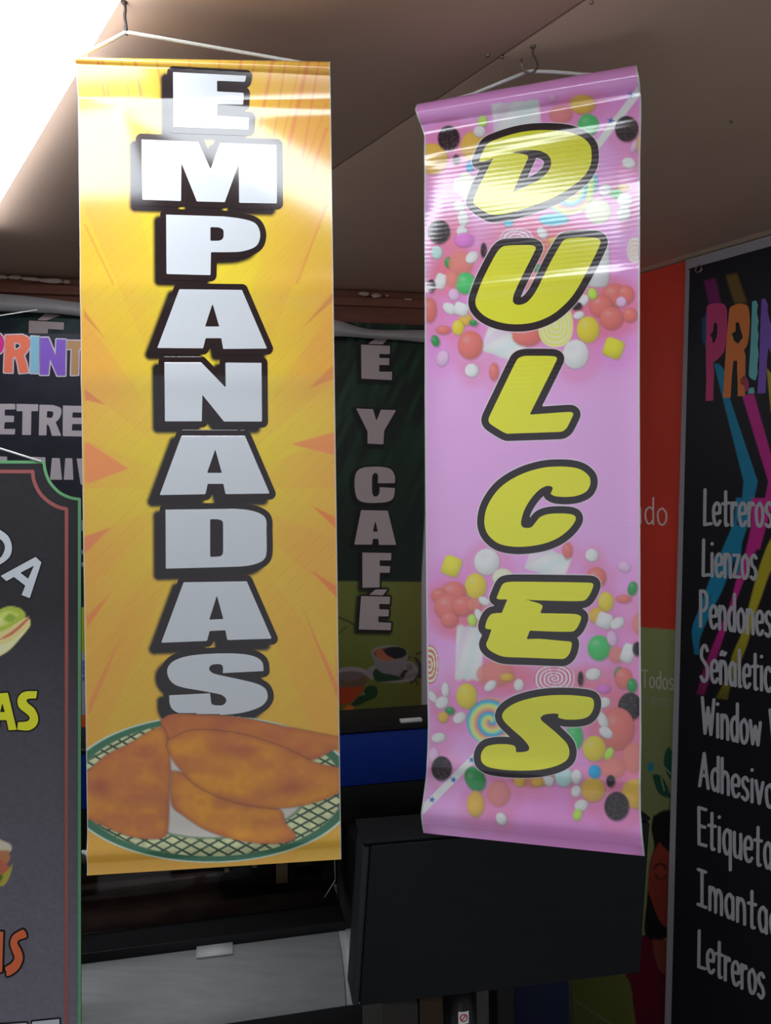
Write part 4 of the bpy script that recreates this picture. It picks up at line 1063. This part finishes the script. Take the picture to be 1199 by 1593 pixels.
# ---------- stroke lettering
FONT = {  # width, strokes ; x-height 10, capital 16, baseline 0
 'L': (7, ['1.5,16 1,0 7,0.5']), 'e': (7.5, ['1,5 6.5,5.5 s6.6,8.5 s4,10 s1.3,8 s1,4 s2.5,0.5 s5,0.2 6.8,1.8']), 't': (6.5, ['3.2,15 3,2 s3.4,0 5,0.2', '0.5,9.6 6,10']), 'r': (5.5, ['1,10 1,0', '1,6.5 s2.5,9.5 s4.2,10 5,9.2']),
 'o': (7.5, ['s4,10 s1.2,8 s0.9,4 s2.3,0.4 s4.8,0.3 s6.6,3 s6.5,7.5 s4,10']), 's': (6.5, ['5.8,9 s3.6,10.2 s1.2,8.6 s1.8,6 s4.6,4.4 s5.6,2 s3.6,-0.1 0.8,0.8']), 'i': (3, ['1.5,10 1.5,0', '1.5,14.5 1.5,14.3']),
 'n': (7.5, ['1,10 1,0', '1,6.5 s2.6,9.8 s5,9.6 s6.2,7 6.4,0']), 'z': (7, ['1,9.8 6.2,9.8 0.8,0.4 6.6,0.4']), 'P': (8, ['1,16 1,0', '1,15.6 s4,16 s6.8,14 s6.8,10 s4.5,7.5 1,7.2']), 'd': (7.5, ['6.4,16 6.4,0', '6.4,8.6 s4,10.2 s1.4,8 s1,4 s2.6,0.3 s4.8,0.6 6.4,3']),
 'S': (8.5, ['7,14 s4.6,16.3 s1.6,14.4 s1.4,10.6 s4.2,8.4 s6.8,6 s6.6,1.6 s3.6,-0.3 0.8,1.6']), 'ñ': (7.5, ['1,10 1,0', '1,6.5 s2.6,9.8 s5,9.6 s6.2,7 6.4,0', '1.4,13 s2.8,14.4 s4.4,13 5.8,14']), 'a': (7.5, ['6.2,9.4 6.4,0', '6.2,8.2 s4,10.2 s1.4,8 s1,4 s2.6,0.3 s4.8,0.6 6.3,3']),
 'l': (3.5, ['1.5,16 1.6,1 s2.0,0 3,0.2']), 'c': (6.8, ['6,8.6 s4,10.2 s1.4,8.4 s0.9,4 s2.6,0.4 s4.8,0 6.3,1.6']), 'W': (12, ['0.8,16 3.2,0.5 6,12 8.6,0.5 11.4,16']), 'w': (10.5, ['0.6,10 2.8,0.5 5.2,8 7.6,0.5 9.8,10']), 'V': (9, ['0.5,16 4.2,0 8,16']),
 'A': (9, ['0.6,0 4.6,16 8,0', '2,5.5 7,5.5']), 'h': (7.5, ['1,16 1,0', '1,6.5 s2.6,9.8 s5,9.6 s6.2,7 6.4,0']), 'v': (7.5, ['0.6,10 3.4,0.3 6.6,10']), 'E': (7.5, ['6.8,15.8 1,15.8 1.2,0.3 7,0.5', '1.1,8.2 6,8.2']), 'q': (7.5, ['6.4,10 6.4,-6', '6.4,8.6 s4,10.2 s1.4,8 s1,4 s2.6,0.3 s4.8,0.6 6.4,3']),
 'u': (7.5, ['1,10 s1,4 s1.6,0.8 s3.6,0.2 s5.6,1.4 6.2,4', '6.3,10 6.4,0']), 'I': (7.5, ['1,15.8 6.6,15.8', '3.8,15.8 3.8,0.3', '0.8,0.3 6.8,0.3']), 'm': (11, ['1,10 1,0', '1,6.5 s2.2,9.8 s4.2,9.6 s5.3,7 5.4,0', '5.4,6.5 s6.8,9.8 s8.8,9.6 s9.8,7 9.9,0']), 'p': (7.5, ['1,10 1,-6', '1,8.4 s3.4,10.3 s6,8.6 s6.5,4.6 s5,0.6 s2.8,0.2 1,2.2']), ' ': (5, []), 'T': (8.5, ['0.3,15.8 8.2,15.8', '4.2,15.8 4.2,0']), 'ó': (7.5, [])}
def word(sh, parent, text, x0, y0, x1, y1, cap, wgt, m, vpx=-340.0, h=0.9):
    """text from (x0,y0) to (x1,y1) along the baseline, capitals 'cap' high at the left"""
    tot = sum(FONT[c][0] + 1.3 for c in text) - 1.3
    X = 0.0
    for ch in text:
        w, strokes = FONT[ch]
        sts = []
        for s_ in strokes:
            pts = path(s_, closed=False)
            q = np.empty_like(pts)
            fx = (X + pts[:, 0]) / tot
            q[:, 0] = x0 + fx * (x1 - x0)
            gs = (q[:, 0] - vpx) / (x0 - vpx)
            q[:, 1] = y0 + fx * (y1 - y0) - pts[:, 1] / 16 * cap * gs
            sts.append((q, wgt))
        if sts: letter(sh, parent, Glyph(strokes=sts), [(0, m)], h=h)
        X += w + 1.3
m_rw = ink('warm_white_ink', alb((165, 130, 125), RW_)); m_rg = ink('olive_white_ink', alb((122, 118, 108), RW_)); m_rg2 = ink('faint_olive_ink', alb((98, 96, 78), RW_))
word(rsh, rsheet, 'ado', 982, 813, 1038, 817, 40, 2.8, m_rw)
word(rsh, rsheet, 'Todos', 998, 1068, 1048, 1073, 26, 2.4, m_rg)
word(rsh, rsheet, 'trarnos', 998, 1094, 1047, 1099, 17, 1.8, m_rg2, h=0.7)

# ---------- black services board
a = wall_pt(1066, 402, 0.0); b = a - r_dir * 0.62
low_a = wall_pt(1033, 1593, 0.03)
f_ = (CEIL - 0.04) / (CEIL - low_a[2])
BTL, BTR = z_(a, CEIL - 0.004), z_(b, CEIL - 0.004)
lean = (low_a - a) * f_; lean[2] = 0
BBL, BBR = z_(a, 0.04) + lean, z_(b, 0.04) + lean
bsh = Sheet(BTL, BTR, BBL, BBR)
bsh.N = r_nor * 1.0
board = empty('services_board', (BBL + BBR) / 2, 'black board listing printing services in white hand lettering at right edge', 'sign')
U4 = np.array([0, 1, 1, 0.0]); T4 = np.array([1, 1, 0, 0.0])
fr = [bsh.pt(np.array(u), np.array(t)) for u, t in zip(U4, T4)]
mb = MB(); mb.hexa(fr + [p - r_nor * 0.012 for p in fr])
tag(mb.out('backing_board', m_grey, board, bevel=0.002), 'pale grey backing board showing as a margin')
def paint_board(c):
    X, Y = c.X, c.Y
    w = 0.34
    c.c[:] = alb((17, 16, 21), w)
    m_, cy, ye = alb((150, 30, 105), w), alb((20, 98, 128), w), alb((136, 126, 30), w)
    def po(s, col, soft=1.5, a=1.0, ox=960, oy=380, k=239 / 906):
        g = Glyph([path(s, ox, oy, k)]); c.glyph(g, col, soft=soft, a=a)
    # fading stubs above the name
    for s, col in (('510,215 580,200 612,350 540,350', alb((92, 24, 74), w)), ('640,185 705,170 765,345 690,350', alb((86, 66, 26), w))):
        po(s, col, soft=5, a=0.9)
    po('500,440 s515,420 530,400 530,600 520,610 s500,560', alb((14, 58, 88), w), 3)
    po('570,705 600,705 s640,760 660,900 828,1400 775,1640 735,1760 715,1960 685,1960 735,1500 745,1400', cy)
    po('735,890 805,880 906,1240 960,1420 906,1560 840,1800 780,1800 870,1500 890,1400', m_)
    po('880,700 1000,900 1100,1400 900,1900 900,980', ye, a=0.0)
    po('880,730 906,760 980,1000 960,1000 905,990', ye)
    o = dict(ox=960, oy=780)
    po('735,-20 700,150 s650,330 s590,480 s520,620 s470,760 s480,900 455,900 s440,760 s480,640 s560,420 s620,280 690,120 700,-20', cy, soft=2, **o)
    po('680,140 735,140 s690,330 s620,520 s560,640 s490,800 s480,900 455,900 s460,740 s545,580 s610,380 s660,200', cy, soft=2, **o)
    po('790,-20 880,-20 870,140 s800,330 s740,480 s680,640 s610,850 s560,1000 515,1140 465,1140 s520,960 s600,760 s660,620 s700,470 s750,320 790,140', m_, soft=2, **o)
    po('960,160 960,330 s900,420 s850,560 s800,700 s770,830 s720,960 s670,1080 650,1170 580,1160 s640,1040 s680,900 s740,760 s790,560 s840,380 s900,230', ye, soft=2, **o)
    # the colours fade out towards their lower ends
    fade = np.clip((Y - 960) / 130, 0, 1)[:, None] * 0.8
    c.c[:] = c.c * (1 - fade) + alb((17, 16, 21), w) * fade
# print sits on the backing with a margin left and on top
mu = 0.016 / bsh.w
pB = Sheet(bsh.pt(np.array(mu), np.array(0.012)), bsh.pt(np.array(1.0), np.array(0.012)), bsh.pt(np.array(mu * 1.6), np.array(1.0)), bsh.pt(np.array(1.0), np.array(1.0)))
pB.N = r_nor
for q in range(4): pB.C[q] = pB.C[q] + r_nor * 0.0012
bsheet = sheet_mesh('printed_sheet', pB, np.linspace(0, 1, 230), np.linspace(0, 1, 700), paint_board, m_print, board)
kb = 139 / 852
BW = 0.42
for nm, colr, g in (
  ('pink', (165, 52, 98), G(1060, 380, kb, '240,595 s270,570 s340,562 s400,570 s430,620 s435,750 s430,900 s405,1020 s350,1090 300,1130 310,1200 302,1490 228,1495 s235,1300 s232,1000', '310,745 s338,760 s340,850 s325,910 s300,945 s290,890 270,870 300,830')),
  ('orange', (188, 105, 52), G(1060, 380, kb, '455,620 s475,592 s540,568 s600,572 s635,600 s650,700 s645,850 s625,960 595,1010 610,1060 605,1445 535,1450 535,1330 s530,1200 530,1110 495,1110 s480,1250 468,1462 395,1465 s410,1200 s430,900', '515,750 s545,745 s560,800 585,890 560,920 540,950 500,920 480,850 515,830')),
  ('turquoise', (90, 158, 160), G(1060, 380, kb, '672,545 712,535 728,580 718,650 735,730 725,800 735,870 725,960 735,1050 722,1150 725,1230 705,1300 680,1290 650,1270 640,1240 s655,1000 s668,700')),
  ('turquoise', (90, 158, 160), G(1060, 380, kb, '645,1370 690,1365 697,1420 632,1425')),
  ('purple', (108, 76, 160), G(1060, 380, kb, '762,525 795,515 825,575 820,640 880,880 960,1060 960,520 1040,520 1040,1410 960,1410 s900,1180 830,980 815,1100 800,1420 722,1425 s740,1150 s750,800'))):
    letter(pB, bsheet, g, [(0, ink(nm + '_graffiti_ink', alb(colr, BW)))], h=1.0, label=nm + ' letter of the graffiti style name')
letter(pB, bsheet, G(1060, 380, kb, '560,1290 s590,1255 s620,1270 s640,1330 s632,1400 s605,1395 600,1350 560,1330'), [(0, ink('magenta_blot_ink', alb((150, 40, 98), BW)))], h=1.0, name='paint_splash')
WDS = [('Letreros', 1094, 816, 1201, 819, 54, 0.235), ('Lienzos', 1092, 895, 1177, 901, 55, 0.225), ('Pendones', 1088, 974, 1200, 990, 55, 0.22), ('Señaletica', 1089, 1058, 1214, 1078, 54, 0.21), ('Window V', 1091, 1141, 1212, 1168, 56, 0.19),
       ('Adhesivos', 1087, 1222, 1218, 1262, 52, 0.16), ('Etiquetas', 1085, 1313, 1216, 1358, 58, 0.15), ('Imantados', 1084, 1407, 1246, 1474, 56, 0.14), ('Letreros p', 1085, 1503, 1214, 1567, 56, 0.13)]
for k_, (tx, x0, y0, x1, y1, cap, w) in enumerate(WDS):
    word(pB, bsheet, tx, x0, y0, x1, y1, cap, 5.2, ink('list_white_ink', alb((150, 150, 155), BW)))
# eyelet in the top corner
ec = pB.place(np.array([[1087, 419.0]]), 0.001)[0]
mb = MB(); ring = [ec + (r_dir * math.cos(t) + EZ * math.sin(t)) * 0.0095 + r_nor * 0.001 for t in np.linspace(0, 2 * math.pi, 21)]
mb.tube(ring, 0.0035, 8, cap=False); mb.out('eyelet', m_steel, board, smooth=True)
cord('wire_tie', [ec + r_nor * 0.003, ec + r_dir * 0.012 + EZ * 0.006 + r_nor * 0.004, ec + r_dir * 0.035 + EZ * 0.008], 0.0013, board, m_black)

# ================================================================== WIDE FORMAT PRINTER
th = math.atan(0.217)
pe = np.array([math.cos(th), math.sin(th), 0]); pf = np.array([-math.sin(th), math.cos(th), 0])    # along, and to the back
po_ = at(330, 1470, 1.80); po_[2] = 0
prn = empty('wide_printer', po_, 'large black wide format printer with blue band and grey metal apron', 'printer')
def L(y_px, back, x_px=330.0):
    """height at which the printer's surface, set back by 'back', shows at row y_px"""
    D = po_[1] + pf[1] * back
    return float(at(x_px, y_px, D)[2])
xr = 0.845      # right end of the body along the printer
xw = 0.315      # right edge of the front window
def pbox(name, x0, x1, y0, y1, z0, z1, m, bevel=0.004, parent=prn, label=None):
    mb = MB(); mb.box(po_, pe, pf, EZ, x0, x1, y0, y1, z0, z1)
    o = mb.out(name, m, parent, bevel=bevel)
    if label: o['label'] = label
    return o
yb = 0.10                                        # front of the hood
z_blue0, z_blue1 = L(1243, yb), L(1158, yb); z_top = z_blue1 + 0.012
z_glass0, z_glass1 = L(1452, 0.015), L(1302, yb)
pbox('top_cover', -1.0, xr, yb - 0.004, 0.30, z_blue1 + 0.0005, z_top, m_black, 0.008)
pbox('blue_band', -1.0, xr, yb, 0.30, z_blue0, z_blue1, m_blue, 0.004, label='royal blue front band of the hood')
pbox('hood_front', -1.0, xr, yb + 0.002, 0.30, z_glass1, z_blue0 - 0.0005, m_black, 0.003)
# interior seen through the window
pbox('interior_back', -1.0, xw, 0.285, 0.30, z_glass0 - 0.03, z_glass1 - 0.0005, m_brown, 0)
pbox('platen', -1.0, xw, 0.086, 0.284, z_glass0 - 0.03, z_glass0 - 0.004, m_brown, 0.002)
pbox('guide_rail', -1.0, xw - 0.06, 0.25, 0.28, z_glass0 + 0.085, z_glass0 + 0.115, m_black, 0.002)
pbox('guide_rail', -1.0, xw - 0.05, 0.23, 0.25, z_glass0 + 0.035, z_glass0 + 0.050, m_brown, 0.002)
car = pbox('print_carriage', xw - 0.30, xw - 0.10, 0.16, 0.29, z_glass0 + 0.03, z_glass0 + 0.13, m_black, 0.006)
pbox('carriage_clip', xw - 0.155, xw - 0.125, 0.148, 0.159, z_glass0 + 0.035, z_glass0 + 0.095, m_tape, 0.001, car)
pbox('carriage_screw', xw - 0.215, xw - 0.203, 0.15, 0.159, z_glass0 + 0.082, z_glass0 + 0.092, m_tape, 0.001, car)
pbox('carriage_screw', xw - 0.285, xw - 0.273, 0.15, 0.159, z_glass0 + 0.078, z_glass0 + 0.088, m_tape, 0.001, car)
pbox('ink_line', xw - 0.52, xw - 0.31, 0.22, 0.228, z_glass0 + 0.066, z_glass0 + 0.071, mat('rust_orange', (0.28, 0.06, 0.03), 0.6), 0.001)
pbox('side_plate', xw - 0.045, xw - 0.002, 0.10, 0.28, z_glass0 + 0.04, z_glass1 - 0.002, mat('smoky_side_plate', (0.12, 0.11, 0.12), 0.3, noise_amt=0.6, noise_scale=20), 0.003)
# window pane, leaning back
wz0, wz1 = z_glass0 + 0.002, z_glass1
gp0 = [po_ + pe * x + pf * y + EZ * z for x, y, z in ((-1.0, 0.078, wz0), (xw, 0.078, wz0), (xw, yb - 0.004, wz1), (-1.0, yb - 0.004, wz1))]
gn = np.cross(gp0[1] - gp0[0], gp0[3] - gp0[0]); gn /= np.linalg.norm(gn)
mb = MB(); mb.hexa(gp0 + [p - gn * 0.003 for p in gp0]); mb.out('front_window', m_glass, prn)
pbox('window_sill', -1.0, xw, -0.004, 0.085, z_glass0 - 0.028, z_glass0, m_black, 0.003)
cord('window_edge', [gp0[1] - pe * 0.012 + gn * 0.001 + EZ * 0.06, gp0[2] - pe * 0.012 + gn * 0.001], 0.0012, prn, m_grey)
cord('window_edge', [gp0[1] - pe * 0.012 + gn * 0.001 + EZ * 0.06, gp0[1] - pe * 0.04 + gn * 0.001 + EZ * 0.02], 0.0012, prn, m_grey)
# curved apron
za0 = z_glass0 - 0.022
prof2 = [(0.0, za0), (-0.03, za0 - 0.006), (-0.06, za0 - 0.018), (-0.085, za0 - 0.034), (-0.105, za0 - 0.055), (-0.118, za0 - 0.08), (-0.123, za0 - 0.105)]
back = [(y + 0.006, z - 0.006) for y, z in prof2[::-1]]
mb = MB(); mb.prism([po_ + pe * -1.0 + pf * y + EZ * z for y, z in prof2 + back], pe * (1.0 + xw - 0.02)); mb.out('apron', m_alu, prn)
mb = MB(); mb.prism([po_ + pe * (xw - 0.018) + pf * y + EZ * z for y, z in prof2 + back], pe * 0.040); tag(mb.out('apron_end', m_alu, prn), 'end piece of the grey apron')
pbox('apron_support', -1.0, xw + 0.02, -0.115, 0.05, za0 - 0.17, za0 - 0.112, m_black, 0.004)
lb0 = po_ + pe * -0.005
def ap(x, y, z): return po_ + pe * x + pf * y + EZ * z
xl0 = float(((at(306, 1475, 1.80) - po_) @ pe)); xl1 = float(((at(362, 1468, 1.80) - po_) @ pe))
mb = MB(); q = [ap(xl0, -0.036, za0 - 0.0055), ap(xl1, -0.036, za0 - 0.0055), ap(xl1, -0.002, za0 + 0.002), ap(xl0, -0.002, za0 + 0.002)]
mb.hexa([p + EZ * 0.0015 for p in q] + [p + EZ * 0.0045 for p in q]); mb.out('label_plate', m_label, prn)
# right housing
pbox('end_housing', xw + 0.023, xr, -0.02, 0.30, za0 - 0.16, z_glass1 - 0.0005, m_black, 0.006)
for dz, dx in ((0.012, 0.004), (-0.02, 0.016), (0.045, 0.008), (-0.09, 0.012)):
    c0 = ap(xw + 0.027 + dx, -0.0205, za0 + dz); mb = MB(); mb.tube([c0, c0 - pf * 0.002], 0.0028, 10); mb.out('screw', m_steel, prn, smooth=True)
for xx in (-0.75, 0.055, 0.72):
    pbox('leg', xx, xx + 0.05, 0.05, 0.12, 0.03, za0 - 0.1705 if xx < 0.3 else za0 - 0.1605, m_grey if xx == 0.055 else m_black, 0.004)
    pbox('foot', xx - 0.01, xx + 0.06, -0.10, 0.40, 0.0, 0.03, m_black, 0.004)
# pale strip lying on the printer top
pz = at(632, 1103, 2.08)
mb = MB(); sx = float((pz - po_) @ pe)
c0 = ap(sx, 0.2, z_top)
mb = MB(); mb.box(ap(sx, 0.12, z_top), pe, pf, EZ, -0.028, 0.030, 0, 0.02, 0.0005, 0.008)
tag(mb.out('ruler', m_label, None, bevel=0.001), 'short pale ruler lying on the printer top below the coffee cup', 'ruler')

# ================================================================== CHARCOAL DISPLAY on a post
dl, dr = at(577, 1313, 1.45), at(1011, 1258, 1.545)
de = np.array([dr[0] - dl[0], dr[1] - dl[1], 0]); wd = np.linalg.norm(de); de /= wd; df = np.array([-de[1], de[0], 0])
zt_, zb_ = dl[2], at(560, 1566, 1.45)[2]
tilt = at(560, 1566, 1.45) - dl
disp = empty('display_stand', z_(dl + de * wd * 0.33 + df * 0.05, 0), 'charcoal box shaped display panel on a black post below the pink banner', 'display')
def dp(x, y, f):           # f 0 bottom, 1 top
    return dl + de * x + df * y + (np.array([tilt[0], tilt[1], 0]) * (1 - f)) + EZ * ((zb_ - zt_) * (1 - f))
def dbox(name, x0, x1, y0, y1, f0, f1, m, bevel=0.004):
    mb = MB(); mb.hexa([dp(x0, y0, f0), dp(x1, y0, f0), dp(x1, y0, f1), dp(x0, y0, f1), dp(x0, y1, f0), dp(x1, y1, f0), dp(x1, y1, f1), dp(x0, y1, f1)])
    return mb.out(name, m, disp, bevel=bevel)
dbox('front_panel', 0, wd, 0.0, 0.09, 0.0, 0.985, m_panel, 0.003)
tag(dbox('side_rim', -0.014, -0.0005, 0.006, 0.088, 0.0, 0.975, m_panelrim, 0.003), 'lighter rim on the left side')
dbox('top_lid', -0.016, wd + 0.004, 0.004, 0.115, 0.988, 1.015, m_panel, 0.004)
pc = at(723, 1560, 1.50); pc = pc + df * 0.04
mb = MB(); mb.tube([z_(pc, 0.02), z_(pc, dp(0, 0, 0.0)[2] + 0.018)], 0.034, 24); mb.out('post', mat('glossy_black_post', (0.012, 0.012, 0.016), 0.25), disp, smooth=True)
mb = MB(); mb.tube([z_(pc, 0.0), z_(pc, 0.012), z_(pc, 0.02)], [0.2, 0.2, 0.17], 32); mb.out('base', m_black, disp, smooth=False)
# warning sticker wrapped on the post: white with a red prohibition ring
ph0 = math.atan2(-pc[1], -pc[0]) + 0.22
def post_pt(s, z, r): a_ = ph0 + s / 0.034; return np.array([pc[0] + r * math.cos(a_), pc[1] + r * math.sin(a_), z])
zs = at(730, 1597, 1.48)[2]
V = [post_pt(s, zs + dz, 0.0344) for dz in (-0.012, 0.012) for s in np.linspace(-0.0105, 0.0105, 9)]
stick = obj('sticker', V, [(i, i + 1, i + 10, i + 9) for i in range(8)], m_label, disp); stick['label'] = 'white sticker with a red prohibition ring'
nn = 28; V = []
for r in (0.0055, 0.0078):
    for k_ in range(nn): V.append(post_pt(r * math.cos(2 * math.pi * k_ / nn), zs + r * math.sin(2 * math.pi * k_ / nn), 0.0347))
b0 = len(V)
V += [post_pt(s * 0.004 - q * 0.0008, zs + s * 0.004 + q * 0.0008, 0.0347) for s, q in ((-1, -1), (-1, 1), (1, 1), (1, -1))]
obj('prohibition_ring', V, [(k_, (k_ + 1) % nn, nn + (k_ + 1) % nn, nn + k_) for k_ in range(nn)] + [(b0, b0 + 3, b0 + 2, b0 + 1)], ink('warning_red_ink', (0.5, 0.03, 0.03)), stick)

# ================================================================== things on the floor under the display
def carton(px0, px1, pyt, D, depth, m, label, flap=True, name='cardboard_box', cat='box', h_extra=0):
    a_ = at(px0, pyt, D); b_ = at(px1, pyt, D)
    t = empty(name, z_((a_ + b_) / 2, 0), label, cat)
    mb = MB(); mb.box(np.array([0, 0, 0.0]), EX, EY, EZ, a_[0], b_[0], D, D + depth, 0, a_[2]); mb.out('body', m, t, bevel=0.003)
    if flap:
        mb = MB(); mb.box(np.zeros(3), EX, EY, EZ, a_[0] + 0.002, b_[0] - 0.002, D + 0.002, D + depth * 0.49, a_[2] + 0.0005, a_[2] + 0.004); mb.out('flap', m, t)
        mb = MB(); mb.box(np.zeros(3), EX, EY, EZ, a_[0] + 0.002, b_[0] - 0.002, D + depth * 0.51, D + depth - 0.002, a_[2] + 0.0005, a_[2] + 0.004); mb.out('flap', m, t)
    return t
carton(652, 694, 1556, 2.20, 0.2, m_card, 'small brown cardboard box on the floor left of the black post')
carton(596, 650, 1562, 2.20, 0.2, mat('grey_cardboard', (0.08, 0.07, 0.062), 0.85, noise_amt=0.3), 'small greyish cardboard box on the floor under the display left side')
carton(768, 786, 1548, 2.24, 0.2, m_grey, 'narrow pale grey box on the floor right of the black post')
nb_ = carton(790, 884, 1526, 2.24, 0.2, m_navy, 'dark navy plastic bin on the floor beside the olive banner', flap=False, name='storage_bin', cat='bin')
aa, bb_ = at(790, 1526, 2.24), at(884, 1526, 2.24)
mb = MB(); mb.box(np.zeros(3), EX, EY, EZ, aa[0] - 0.003, bb_[0] + 0.003, 2.236, 2.444, aa[2] + 0.0005, aa[2] + 0.008); mb.out('lid', m_navy, nb_, bevel=0.002)
